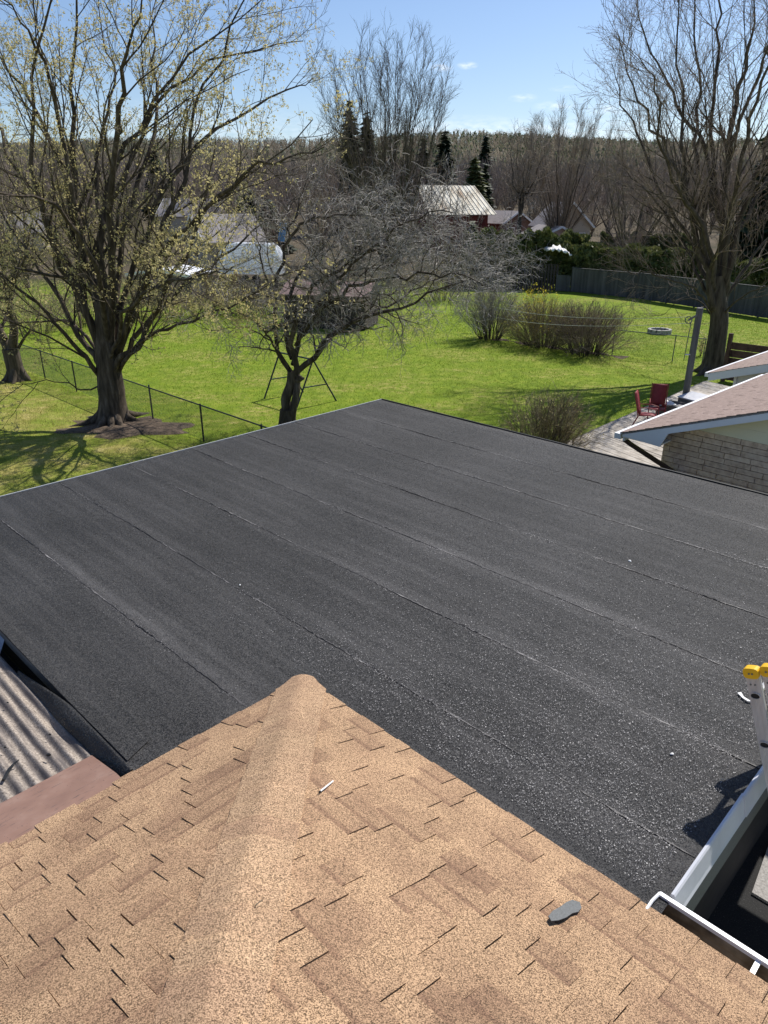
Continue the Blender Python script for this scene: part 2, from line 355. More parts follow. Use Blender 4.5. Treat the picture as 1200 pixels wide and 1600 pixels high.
MT['pole'] = simple('grey_pole_wood', [(.3, (.085, .083, .078)), (.7, (.21, .205, .195))], 8, .85, (12, .5, .02), 6, stretch=((1, 1, .1), (0, 0, 0)))
MT['red'] = simple('red_fabric', two((.24, .030, .036), .12), 12, .6)
MT['brown_metal'] = simple('brown_downspout', two((.055, .035, .028), .15), 10, .4)
MT['galv'] = simple('galvanised_wire', two((.16, .17, .16), .2), 5, .45, metal=.4)
MT['fence_black'] = simple('dark_fence_steel', two((.022, .026, .028), .2), 5, .5)
MT['swing'] = simple('dark_blue_steel_tube', two((.018, .03, .05), .2), 5, .4)
MT['rope'] = simple('pale_line', two((.55, .56, .52), .1), 5, .6)
MT['soil'] = simple('soil', [(.3, (.05, .035, .022)), (.7, (.16, .115, .08))], 6, .95, (14, .8, .05), 6)
MT['barn_roof'] = simple('rusty_metal_roof', [(.33, (.34, .22, .12)), (.44, (.64, .57, .43)), (.6, (.78, .74, .62))], .55, .5, detail=7, stretch=((2.5, .5, .5), (0, 0, 0)))
MT['barn_red'] = simple('red_barn_board', [(.3, (.10, .022, .018)), (.7, (.22, .05, .04))], 1.5, .85)
MT['shed_roof'] = simple('pinkish_shed_roof', two((.23, .155, .14), .25), 5, .85)
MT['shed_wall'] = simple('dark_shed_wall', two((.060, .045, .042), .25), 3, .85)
MT['white_fab'] = leafmat('pale_translucent_cover', two((.80, .83, .88), .03), 1.5, .5)
MT['orange_wood'] = simple('cedar_board', two((.30, .17, .085), .2), 2, .8, rand=.15)
MT['grey_roof'] = simple('grey_roof', two((.27, .245, .24), .15), 2, .85)
MT['house_beige'] = simple('beige_house_wall', two((.46, .40, .33), .06), 1, .8)
MT['house_pink'] = simple('pinkish_house_wall', two((.52, .36, .30), .06), 1, .8)
MT['brick_house'] = simple('dark_brick_house', two((.17, .105, .09), .3), 6, .9)
MT['glass'] = simple('dark_window_glass', two((.03, .035, .04), .2), 1, .08, spec=.8)
MT['blue'] = simple('blue_plastic', two((.08, .22, .50), .1), 2, .5)
MT['stone'] = simple('pale_ring_stone', [(.3, (.26, .25, .23)), (.7, (.50, .48, .45))], 9, .9, (20, .6, .02), rand=.2)
MT['scrap'] = simple('grey_shingle_scrap', two((.13, .135, .135), .2), 120, .8, (150, .5, .003))
MT['paper'] = simple('white_scrap', two((.75, .74, .72), .06), 60, .7)
MT['dark_cover'] = simple('dark_shed_roof', two((.03, .032, .045), .25), 3, .5)
MT['green_plastic'] = simple('green_plastic', two((.02, .10, .07), .2), 3, .5)

# ------------------------------------------------------------------ setting: ground
yy = np.concatenate([np.arange(-60, 60, 4), np.arange(60, 200, 8), np.arange(200, 760, 20), [800, 1000, 1500, 2500]])
xx = np.concatenate([[-2500, -1500, -1000, -700], np.arange(-500, 501, 25), [700, 1000, 1500, 2500]])
gx, gy = np.meshgrid(xx, yy); zz = gz(gx, gy)
zz = zz + np.where(gy > 320, 2.2 * np.sin(gx * .011 + 1) + 1.5 * np.sin(gx * .027), 0) * np.clip((gy - 320) / 200, 0, 1)
gb = MB(); V = np.stack([gx, gy, zz], -1).reshape(-1, 3); nx = len(xx); ii = np.arange(len(yy) - 1)[:, None] * nx + np.arange(nx - 1)[None]
gb.add(V, np.stack([ii, ii + 1, ii + nx + 1, ii + nx], -1).reshape(-1, 4))
tag(gb.build('ground', MT['ground'], loc=(0, 0, 0), smooth=True), kind='structure')

# ------------------------------------------------------------------ flat roof building
AZ = 44.5; G = 3.24
E1 = np.array([math.sin(R(AZ)), math.cos(R(AZ)), 0]); E2 = np.array([math.cos(R(AZ)), -math.sin(R(AZ)), 0])
FR = frame((0, 0, 0), AZ)                       # (b, a, z): b along E2, a along E1
def ab(b, a, z): return E2 * b + E1 * a + np.array([0, 0, z])
A_EDGE, B_L, B_R, W_S = 8.71, -8.62, -.755, .921
flat = thing('flat_roof_building', ab(-4.7, 5, 0), 'single storey building with black granule flat roof in rolled strips', 'building')
wb = MB(); wb.box(B_L + .35, B_R - .42, 1.75, A_EDGE - .35, 0, G - .16, FR); wb.build('wall', MT['shade_wall'], flat)
db = MB(); db.box(B_L + .02, B_R - .02, 1.40, A_EDGE - .02, G - .16, G - .015, FR); db.build('roof_deck', MT['mortar'], flat)
for k in range(8):
    a1 = A_EDGE - W_S * k; a0 = a1 - W_S - .075
    if k == 7: a0 = 1.36
    b1 = B_R if k < 7 else -3.30
    nb, na = 90, 7
    bb = np.linspace(B_L, b1, nb); aa = np.linspace(a0, a1, na)
    Bg, Ag = np.meshgrid(bb, aa)
    und = .0022 * np.sin(Bg * 2.1 + k * 3) * np.sin(Ag * 3 + k) + .0012 * np.sin(Bg * 7 + k)
    wav = .004 * np.sin(Bg * 1.1 + k * 1.9) + .0015 * np.sin(Bg * 5.1 + k) + .0012 * np.sin(Bg * 17 + k)
    Ag2 = Ag + wav * (np.arange(na)[:, None] == 0)
    Z = G + und - .003 + .0045 * (1 - (Ag - a0) / (a1 - a0))
    if k == 7: Z = Z + .03 * np.exp(-((Bg + 5.6) / .7) ** 2) * np.exp(-((Ag - 1.36) / .12) ** 2)
    top = FR(np.stack([Bg, Ag2, Z], -1)); bot = FR(np.stack([Bg, Ag2, Z - .006], -1))
    mbb = MB(); id_ = np.arange(na * nb).reshape(na, nb)
    q = np.stack([id_[:-1, :-1], id_[:-1, 1:], id_[1:, 1:], id_[1:, :-1]], -1).reshape(-1, 4)
    mbb.add(top, q)
    # lap edge and sides
    for line in (id_[0], id_[-1], id_[:, 0], id_[:, -1]):
        t = top[line]; u = bot[line]; nl = len(line); ar = np.arange(nl - 1)
        mbb.add(np.vstack([t, u]), np.stack([ar, ar + 1, ar + 1 + nl, ar + nl], -1))
    st = mbb.build('membrane_strip', MT['membrane'], flat, smooth=False)
    if k < 7:   # bitumen bleeding out of the lap
        x = np.arange(B_L + .05, (B_R if k < 6 else -3.35), .035)
        base_a = a0 + .004 * np.sin(x * 1.1 + k * 1.9) + .0015 * np.sin(x * 5.1 + k) + .0012 * np.sin(x * 17 + k)
        wd = np.clip(rng.normal(.004, .004, len(x)), .0018, .014)
        hi = FR(np.stack([x, base_a + .002, np.full(len(x), G + .0026)], -1)); lo = FR(np.stack([x, base_a - wd, np.full(len(x), G + .0018) ], -1))
        ar = np.arange(len(x) - 1); bd = MB(); bd.add(np.vstack([hi, lo]), np.stack([ar, ar + 1, ar + 1 + len(x), ar + len(x)], -1)); bd.build('seam_bead', MT['seam_dust'], st)
# loose pale granules: along the laps and thick in the near right corner
NG = 46000
pb = rng.uniform(B_L, B_R - .06, NG); kk = rng.integers(1, 8, NG); pa = A_EDGE - W_S * kk - .078 + np.where(rng.random(NG) < .55, rng.normal(-.012, .014, NG), rng.normal(.0, .09, NG))
clump = np.sin(pb * 1.3 + kk * 2.1) + np.sin(pb * 3.7 + kk) + .8 * np.sin(pb * 9 + kk * 5)
keep = rng.random(NG) < np.clip((clump + .9) / 3.0, .03, 1) * np.interp(pb, [B_L, -4, B_R], [.25, .5, 1])
pb, pa = pb[keep], pa[keep]
n2 = 26000; b2 = B_R - .1 - np.abs(rng.normal(0, 1.7, n2)); a2 = 2.75 + np.abs(rng.normal(0, 1.7, n2))
pb = np.concatenate([pb, b2]); pa = np.concatenate([pa, a2])
ok = (pb > B_L + .05) & (pb < B_R - .03) & (pa < A_EDGE - .03) & ((pa > 2.72) | ((pb < -3.5) & (pa > 1.45)))
pb, pa = pb[ok], pa[ok]; nn = len(pb)
sz = rng.uniform(.0015, .0038, nn) * np.where(rng.random(nn) < .06, 1.6, 1); ang = rng.uniform(0, 6.28, nn)
tri = np.stack([np.stack([pb + sz * np.cos(ang + t), pa + sz * np.sin(ang + t), np.full(nn, G + .0075) + rng.uniform(0, .0025, nn) * (t > 1)], -1) for t in (0, 2.1, 4.2)], 1)
gm = MB(); gm.add(FR(tri.reshape(-1, 3)), np.arange(nn * 3).reshape(-1, 3)); tag(gm.build('loose_granules', MT['granule_pale'], flat), kind='stuff')
# edges
e = MB(); e.box(B_L - .014, B_L + .002, 1.36, A_EDGE + .02, G - .10, G + .010, FR); e.build('drip_edge', MT['alu'], flat)
e = MB(); e.box(B_L, B_R, A_EDGE + .001, A_EDGE + .02, G - .10, G + .014, FR); e.build('edge_trim', MT['black'], flat)
e = MB(); # right hand metal edge: upstand and vertical face
prof = [(B_R - .014, G + .0), (B_R - .010, G + .016), (B_R + .004, G + .022), (B_R + .012, G + .012), (B_R + .036, G - .090), (B_R + .044, G - .108), (B_R + .024, G - .125), (B_R + .0, G - .12), (B_R - .004, G - .02)]
e.prism([ab(b, 2.80, z) for b, z in prof], E1 * .93)
e.build('edge_flashing', MT['fascia_metal'], flat, smooth=False)
e = MB(); e.prism([ab(b + (.006), 3.70, z + .004) for b, z in prof], E1 * (A_EDGE - 3.72)); lap = e.build('edge_flashing', MT['fascia_metal'], flat)
e = MB(); e.box(B_R - .02, B_R + .030, 2.72, A_EDGE - .02, G - .36, G - .1265, FR); e.build('fascia_board', MT['scrap'], flat)
e = MB(); e.box(B_R - .42, B_R - .022, 2.72, A_EDGE - .1, G - .20, G - .165, FR); e.build('soffit', MT['shade_wall'], flat)
# turned-down skirt of membrane on the low left side with its loose, gaping end
skb = MB(); bs = np.linspace(-5.12, -3.47, 40); rows = 9
P = np.zeros((rows, len(bs), 3))
for j, b in enumerate(bs):
    fl = min(1.2, max(0, (-4.30 - b) / .8)) ** 1.2                # 1 at the loose end
    bul = .022 * math.exp(-((b + 4.25) / .25) ** 2)
    for i in range(rows):
        t = i / (rows - 1)
        a = 1.372 - .012 - .09 * t - fl * .062 * (1 - t) + .02 * fl * t * max(0, (-5.0 - b)) / .12 - bul * math.sin(t * math.pi) - .005 * math.sin(b * 9 + t * 4) * t
        z = G + .004 - .115 * t ** 1.15 - fl * .085 * (1 - t)
        P[i, j] = ab(b, a, z)
id_ = np.arange(rows * len(bs)).reshape(rows, -1); q = np.stack([id_[:-1, :-1], id_[:-1, 1:], id_[1:, 1:], id_[1:, :-1]], -1).reshape(-1, 4)
skb.add(P.reshape(-1, 3), q); sk = skb.build('membrane_skirt', MT['membrane'], flat, smooth=True)
sm_ = sk.modifiers.new('thick', 'SOLIDIFY'); sm_.thickness = .005
pt = MB(); pts = [(-5.62, 1.52), (-5.5, 1.62), (-4.6, 1.60), (-3.9, 1.61), (-3.62, 1.55), (-3.55, 1.37), (-4.4, 1.365), (-5.7, 1.365)]
pt.prism([ab(b, a, G + .0065) for b, a in pts], (0, 0, .005)); pt.build('membrane_patch', MT['membrane'], flat)
cv = MB(); cv.box(-8.6, -3.5, 1.42, 1.75, G - .34, G - .17, FR); cv.box(-8.6, -3.5, 1.2, 1.419, G - .36, G - .34, FR); cv.build('gap_shade_lining', MT['black'], flat)  # black back and floor stand for the shade inside the gap
for (b0, a0_, bb_, aa_, z0_) in ((-6.0, 1.30, -5.62, 1.40, -.17), (-6.05, 1.25, -5.8, 1.33, -.19)):
    e = MB(); e.prism([ab(b0, a0_, G + z0_), ab(bb_, a0_ + .02, G + z0_ - .02), ab(bb_ - .1, aa_, G + z0_ + .03), ab(b0, aa_, G + z0_ + .04)], (0, 0, .006)); e.build('torn_flashing', MT['fascia_metal'], flat)

# ------------------------------------------------------------------ house with hip roof
KS = .40; a_c, b_c = 2.655, -3.43
house = thing('hip_roof_house', ab(-1.5, 0, 0), 'house with tan asphalt shingle hip roof in the foreground', 'house')
cosS = 1 / math.sqrt(1 + KS * KS)
def rp(q, s, h=0.0):   # right plane: q along the eave from the corner, s metres up slope
    p = s * cosS; return ab(b_c + q, a_c - p, G + .006 + KS * p) + h * nR
def lp(q, s, h=0.0):   # left plane: q along the eave (towards -E1), s up slope
    p = s * cosS; return ab(b_c + p, a_c - q, G + .006 + KS * p) + h * nL
nR = E1 * KS * cosS + np.array([0, 0, cosS]); nL = -E2 * KS * cosS + np.array([0, 0, cosS])
PMAX = 3.6
dk = MB()
c0 = ab(b_c + .02, a_c - .02, G - .002); top_ = ab(b_c + PMAX, a_c - PMAX, G + KS * PMAX - .01)
dk.add([c0, ab(b_c + 7.5, a_c - .02, G - .002), ab(b_c + 7.5, a_c - PMAX, G + KS * PMAX - .01), top_], [(0, 1, 2, 3)])
dk.add([c0, top_, ab(b_c + PMAX, a_c - 7.5, G + KS * PMAX - .01), ab(b_c + .02, a_c - 7.5, G - .002)], [(0, 1, 2, 3)])
dk.build('roof_deck', MT['mortar'], house)
wl_ = MB(); wl_.box(b_c + .45, 4.5, -6, a_c - .4, 0, G - .1, FR); wl_.build('wall', MT['stucco'], house)
fa = MB(); fa.box(B_R + .03, 4.0, a_c - .03, a_c - .005, G - .17, G - .005, FR); fa.build('fascia_board', MT['white_metal'], house)
# shingle tabs
EXP = .148
tabs = []    # (side, q0, q1, course, high)
for side in 'RL':
    for c in range(0, 22):
        s0 = c * EXP
        q = s0 * cosS + .02 - rng.uniform(0, .2)
        qmax = 5.2 if side == 'R' else 4.2
        hi = rng.random() < .5
        while q < qmax:
            wd_ = rng.choice([.11, .15, .19, .24, .30], p=[.16, .28, .28, .18, .10]) * rng.uniform(.9, 1.1)
            qa, qb = max(q, s0 * cosS * 1.0 - .03), q + wd_
            if qb > qa + .02: tabs.append((side, qa, qb, c, hi))
            q = qb; hi = (not hi) if rng.random() < .85 else hi
def tabverts(side, qa, qb, c, hi):
    s0 = c * EXP - (.012 if c == 0 else 0); s1 = (c + 1) * EXP + .018; f = rp if side == 'R' else lp
    h0 = .0125 if hi else .0060; h1 = .0035 if hi else .0012
    g = (.0034 if rng.random() < .7 else .001) if hi else .0
    jag = rng.uniform(-.002, .002)
    l0 = max(qa + g, max(s0, 0) * cosS + .004); l1 = max(qa + g, s1 * cosS + .004); r0_ = max(qb - g, l0 + .002); r1_ = max(qb - g, l1 + .002)
    v = [f(l0, s0 + jag, 0), f(r0_, s0 + jag, 0), f(r1_, s1, -.004), f(l1, s1, -.004), f(l0, s0 + jag, h0), f(r0_, s0 + jag, h0), f(r1_, s1, h1), f(l1, s1, h1)]
    return np.array(v)
    v = [f(qa + g, s0 + jag, 0), f(qb - g, s0 + jag, 0), f(qb - g, s1, -.004), f(qa + g, s1, -.004), f(qa + g, s0 + jag, h0), f(qb - g, s0 + jag, h0), f(qb - g, s1, h1), f(qa + g, s1, h1)]
    return np.array(v)
TF = [(0, 3, 2, 1), (4, 5, 6, 7), (0, 1, 5, 4), (1, 2, 6, 5), (2, 3, 7, 6), (3, 0, 4, 7)]
def adduv(me):
    uv = me.uv_layers.new(name='UVMap'); pat = [(0, 0), (1, 0), (1, 1), (0, 1)]
    d = np.zeros((len(me.loops), 2), np.float32)
    for pi, pl in enumerate(me.polygons):
        for j, li in enumerate(pl.loop_indices):
            vi = me.loops[li].vertex_index % 8
            d[li] = pat[vi % 4]
    uv.data.foreach_set('uv', d.ravel())
def scr(P):
    d = P[1] * cP - (P[2] - CAMZ) * sP
    if d < .2: return None
    return 600 + 1130 * P[0] / d, 800 - 1130 * (P[1] * sP + (P[2] - CAMZ) * cP) / d, d
vis = []; off = []
for t in tabs:
    v = tabverts(*t); s = scr(v.mean(0))
    if s and -80 < s[0] < 1290 and s[1] < 1690: vis.append((s[2], t, v))
    elif t[3] < 22: off.append((t, v))
vis.sort(key=lambda x: x[0])
print('visible tabs', len(vis))
for d_, t, v in vis[:300]:
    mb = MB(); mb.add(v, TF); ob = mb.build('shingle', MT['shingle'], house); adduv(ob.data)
mb = MB()
for d_, t, v in vis[300:]: mb.add(v, TF)
for t, v in off:
    if np.hypot(*v.mean(0)[:2]) < 5: mb.add(v, TF)
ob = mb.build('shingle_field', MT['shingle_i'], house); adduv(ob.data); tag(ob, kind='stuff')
# ridge caps bent over the hip
hipd = (E2 - E1 + np.array([0, 0, KS])); hl = np.linalg.norm(hipd); hipd = hipd / hl
dR = np.cross(nR, hipd); dR *= np.sign(dR @ E2); dL = np.cross(nL, hipd); dL *= np.sign(-dL @ E1)
hc = ab(b_c, a_c, G + .006)
nH = (nR + nL); nH /= np.linalg.norm(nH)
HW = .178
for i in range(19):
    s0 = -.035 + i * .155; s1 = s0 + .30
    rows_ = []
    for s, h in ((s0, -.001), (s0, .0165), (s0 + .03, .0155), (s0 + .08, .0118), (s0 + .16, .009), (s1, .006)):
        line = []
        for j in range(-8, 9):
            t = j / 8; side = dR if t > 0 else dL; nn_ = nR if t > 0 else nL
            rise = .014 * math.exp(-(t / .42) ** 2) - .0105 * (1 - abs(t)) ** 3
            wv = 1 + .02 * math.sin(i * 2.3 + s * 9)
            d = hc + hipd * (s - (.010 * t * t if h < 0 or h > .01 else 0)) + side * abs(t) * HW * wv + nn_ * (h * (1 - .15 * abs(t) ** 3) + .002) + nH * rise
            line.append(d)
        rows_.append(line)
    Pc = np.array(rows_); id_ = np.arange(6 * 17).reshape(6, 17); q = np.stack([id_[:-1, :-1], id_[:-1, 1:], id_[1:, 1:], id_[1:, :-1]], -1).reshape(-1, 4)
    mb = MB(); mb.add(Pc.reshape(-1, 3), q)
    for e_ in (0, 16):      # side edges
        t = Pc[1:, e_]; nn_ = nL if e_ == 0 else nR; u = t - nn_ * .014; ar = np.arange(4); mb.add(np.vstack([t, u]), np.stack([ar, ar + 1, ar + 6, ar + 5], -1))
    mb.build('ridge_cap', MT['cap'], house, smooth=True)
# brown flashing down the left eave and gutter along the right one
fl = MB()
za, zb = G + .012, G - .075
top_l = [(b_c - .06 + .012 * math.sin(a * 3), a, za) for a in np.linspace(1.272, -2.5, 20)]
bot_l = [(b_c - .42 + .004 * math.sin(a * 2 + 1), a, zb) for a in np.linspace(1.272, -2.5, 20)]
V = np.vstack([FR(np.array([(b_c + .05, a, G + .02) for _, a, _ in top_l])), FR(np.array(top_l)), FR(np.array([(( x[0] + y[0]) / 2, x[1], (x[2] + y[2]) / 2 + .006 * math.sin(x[1] * 5)) for x, y in zip(top_l, bot_l)])), FR(np.array(bot_l)), FR(np.array([(b, a, z - .02) for b, a, z in bot_l]))])
id_ = np.arange(100).reshape(5, 20); q = np.stack([id_[:-1, :-1], id_[:-1, 1:], id_[1:, 1:], id_[1:, :-1]], -1).reshape(-1, 4)
fl.add(V, q); fl.build('eave_flashing', MT['red_flash'], house, smooth=False)
gut = MB(); gy0, gy1 = a_c - .004, a_c + .115; gb0, gb1 = -.805, 3.4
prof = [(gy0, G - .02), (gy0, G - .12), (gy0 + .012, G - .125), (gy1 - .03, G - .125), (gy1 - .004, G - .07), (gy1, G - .02)]
pts0 = np.array([(gb0, y, z) for y, z in prof]); pts1 = np.array([(gb1, y, z) for y, z in prof])
gut.add(FR(np.vstack([pts0, pts1])), [(i, i + 1, i + 7, i + 6) for i in range(5)])
go = gut.build('gutter', MT['gutter_in'], house); go.modifiers.new('t', 'SOLIDIFY').thickness = .003
g2 = MB(); g2.box(B_R + .05, gb1, gy1 + .0015, gy1 + .012, G - .075, G - .012, FR); g2.box(gb0 - .004, gb1, gy1 - .010, gy1 + .012, G - .0119, G + .012, FR); g2.build('gutter_lip', MT['white_metal'], go)
g3 = MB(); g3.tube([ab(gb0 - .008, gy0 - .03, G + .012), ab(gb0 - .010, gy0 + .05, G + .014), ab(gb0 - .004, gy1 + .004, G + .006)], .008, 6); g3.build('gutter_end_cap', MT['white_metal'], go)
for bq in (-.335, .42, 1.2):
    g4 = MB(); g4.box(bq - .011, bq + .011, gy0 - .02, gy1 - .0105, G - .006, G - .0025, FR); g4.build('gutter_hanger', MT['white_metal'], go)

def rplane(x, y):        # point of the right hip plane under a sight line
    r = ray(x, y); o_ = np.array([0, 0, CAMZ]); q0 = rp(0, 0, .012); t = ((q0 - o_) @ nR) / (r @ nR); return o_ + r * t
def lplane(x, y):
    r = ray(x, y); o_ = np.array([0, 0, CAMZ]); q0 = lp(0, 0, .012); t = ((q0 - o_) @ nL) / (r @ nL); return o_ + r * t
# small debris
a_, b_ = rplane(500, 1238), rplane(520, 1222)
m_ = MB(); m_.tube([a_ + nR * .006, b_ + nR * .006], .0045, 8); butt = thing('paint_stick', a_, 'small white stick lying on the tan shingles right of the hip ridge', 'stick')
m_.build('shaft', MT['paper'], butt); m2 = MB(); m2.tube([a_ + nR * .006 - (b_ - a_) * .08, a_ + nR * .006 + (b_ - a_) * .001], .005, 8); m2.build('tip', MT['black'], butt)
pp = [(855, 1437), (862, 1428), (874, 1421), (884, 1413), (893, 1409), (905, 1412), (908, 1420), (903, 1427), (893, 1430), (884, 1437), (872, 1442), (860, 1444)]
m_ = MB(); P3 = [rplane(*q) + nR * (.003 + .022 * abs(i - 6) / 12) for i, q in enumerate(pp)]; m_.prism(P3, nR * .004)
tag(m_.build('shingle_scrap', MT['scrap']), 'curled grey shingle offcut lying on the tan shingles near the gutter', 'offcut')
m_ = MB(); m_.tube([rplane(399, 1423) + nH * .02, rplane(405, 1418) + nH * .022, rplane(410, 1416) + nH * .025], .0025, 5)
tag(m_.build('twig_bit', MT['twig_dark']), 'tiny broken twig lying on the hip ridge caps', 'twig')
m_ = MB(); P3 = [on(x, y, G + .012) for x, y in [(1152, 1083), (1158, 1082), (1162, 1089), (1170, 1094), (1178, 1097), (1168, 1096), (1160, 1091)]]; m_.prism(P3, (0, 0, .004)); 
tag(m_.build('white_scrap', MT['paper']), 'crumpled white scrap on the black roof beside the ladder top', 'scrap')
for (x, y, r_, lab) in [(984, 876.5, .013, 'white disc shaped bit lying on the right half of the black roof'), (375, 914, .008, 'tiny white pebble alone on the left half of the black roof'), (1050, 1178, .010, 'small white pebble on the black roof left of the ladder')]:
    m_ = MB(); c_ = on(x, y, G + .006); k = 9; an = np.arange(k) * 2 * np.pi / k; rr_ = r_ * (1 + .18 * np.sin(an * 2 + x))
    base_ = [c_ + np.array([math.cos(t) * q * 1.2, math.sin(t) * q, 0]) for t, q in zip(an, rr_)]; topp = [c_ + np.array([math.cos(t) * q * .8, math.sin(t) * q * .6, r_ * .6]) for t, q in zip(an, rr_)]
    m_.add(np.array(base_ + topp), [(i, (i + 1) % k, k + (i + 1) % k, k + i) for i in range(k)] + [tuple(range(k, 2 * k))])
    tag(m_.build('white_pebble', MT['paper'], smooth=True), lab, 'pebble', 'white bits lying on the black roof')

# ------------------------------------------------------------------ corrugated lean-to roof
lean = thing('corrugated_lean_to', ab(-5.5, .3, 0), 'low lean-to roof of weathered corrugated sheet left of the hip roof', 'lean-to roof')
sht = MB(); aa = np.arange(-1.2, 1.285, .006); bb = np.linspace(-7.4, b_c - .36, 60); Bg, Ag = np.meshgrid(bb, aa)
Z = G - .10 + .0135 * np.sin(Ag * 2 * np.pi / .083) - .02 * (b_c - Bg) * .3 + .003 * np.sin(Bg * 4 + Ag * 3)
id_ = np.arange(Bg.size).reshape(Bg.shape); sht.add(FR(np.stack([Bg, Ag, Z], -1)), np.stack([id_[:-1, :-1], id_[:-1, 1:], id_[1:, 1:], id_[1:, :-1]], -1).reshape(-1, 4))
sht.build('corrugated_sheet', MT['corr'], lean, smooth=True)
wl2 = MB(); wl2.box(-7.3, b_c - .2, -1.1, 1.2, 0, G - .30, FR); wl2.build('wall', MT['stucco'], lean)
def cplane(x, y): return on(x, y, G - .075)
m_ = MB(); m_.tube([cplane(5, 1219), cplane(14, 1203), cplane(22, 1193), cplane(30, 1187)], [.010, .012, .007, .003], 6)
tag(m_.build('dead_leaf_stalk', MT['bitumen']), 'long curled dark scrap lying across the corrugated sheet', 'scrap')
i_ = 0
labs = ['largest dark pebble of debris in a groove of the corrugated sheet', 'small dark chip beside the top edge of the corrugated sheet', 'dark chip high on the corrugated sheet near the torn membrane', 'small dark chip at the left picture edge on the corrugated sheet']
for (x, y, r_) in [(76, 1180, .012), (78, 1148, .007), (12, 1098, .006), (8, 1168, .007)]:
    c_ = cplane(x, y); k = 7; an = np.arange(k) * 2 * np.pi / k; m_ = MB()
    v = [c_ + np.array([math.cos(t) * r_ * 1.5, math.sin(t) * r_, 0]) for t in an] + [c_ + np.array([math.cos(t) * r_ * .9, math.sin(t) * r_ * .6, r_]) for t in an]
    m_.add(np.array(v), [(i, (i + 1) % k, k + (i + 1) % k, k + i) for i in range(k)] + [tuple(range(k, 2 * k))]); tag(m_.build('debris_chip', MT['bitumen']), labs[i_], 'chip', 'dark debris on the corrugated sheet'); i_ += 1

# driveway below the right side, blackened in place of shade
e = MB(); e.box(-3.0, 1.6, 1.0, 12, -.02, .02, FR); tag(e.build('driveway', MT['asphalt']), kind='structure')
e = MB(); cp_ = [on(1175, 1394, .05), on(1203, 1314, .05)]; e.prism([cp_[0], cp_[1], cp_[1] + E2 * 1.6, cp_[0] + E2 * 1.6], (0, 0, -.05)); tag(e.build('sun_patch_pad', MT['concrete']), kind='structure')  # pale pad shaped to stand for a patch of sunlight

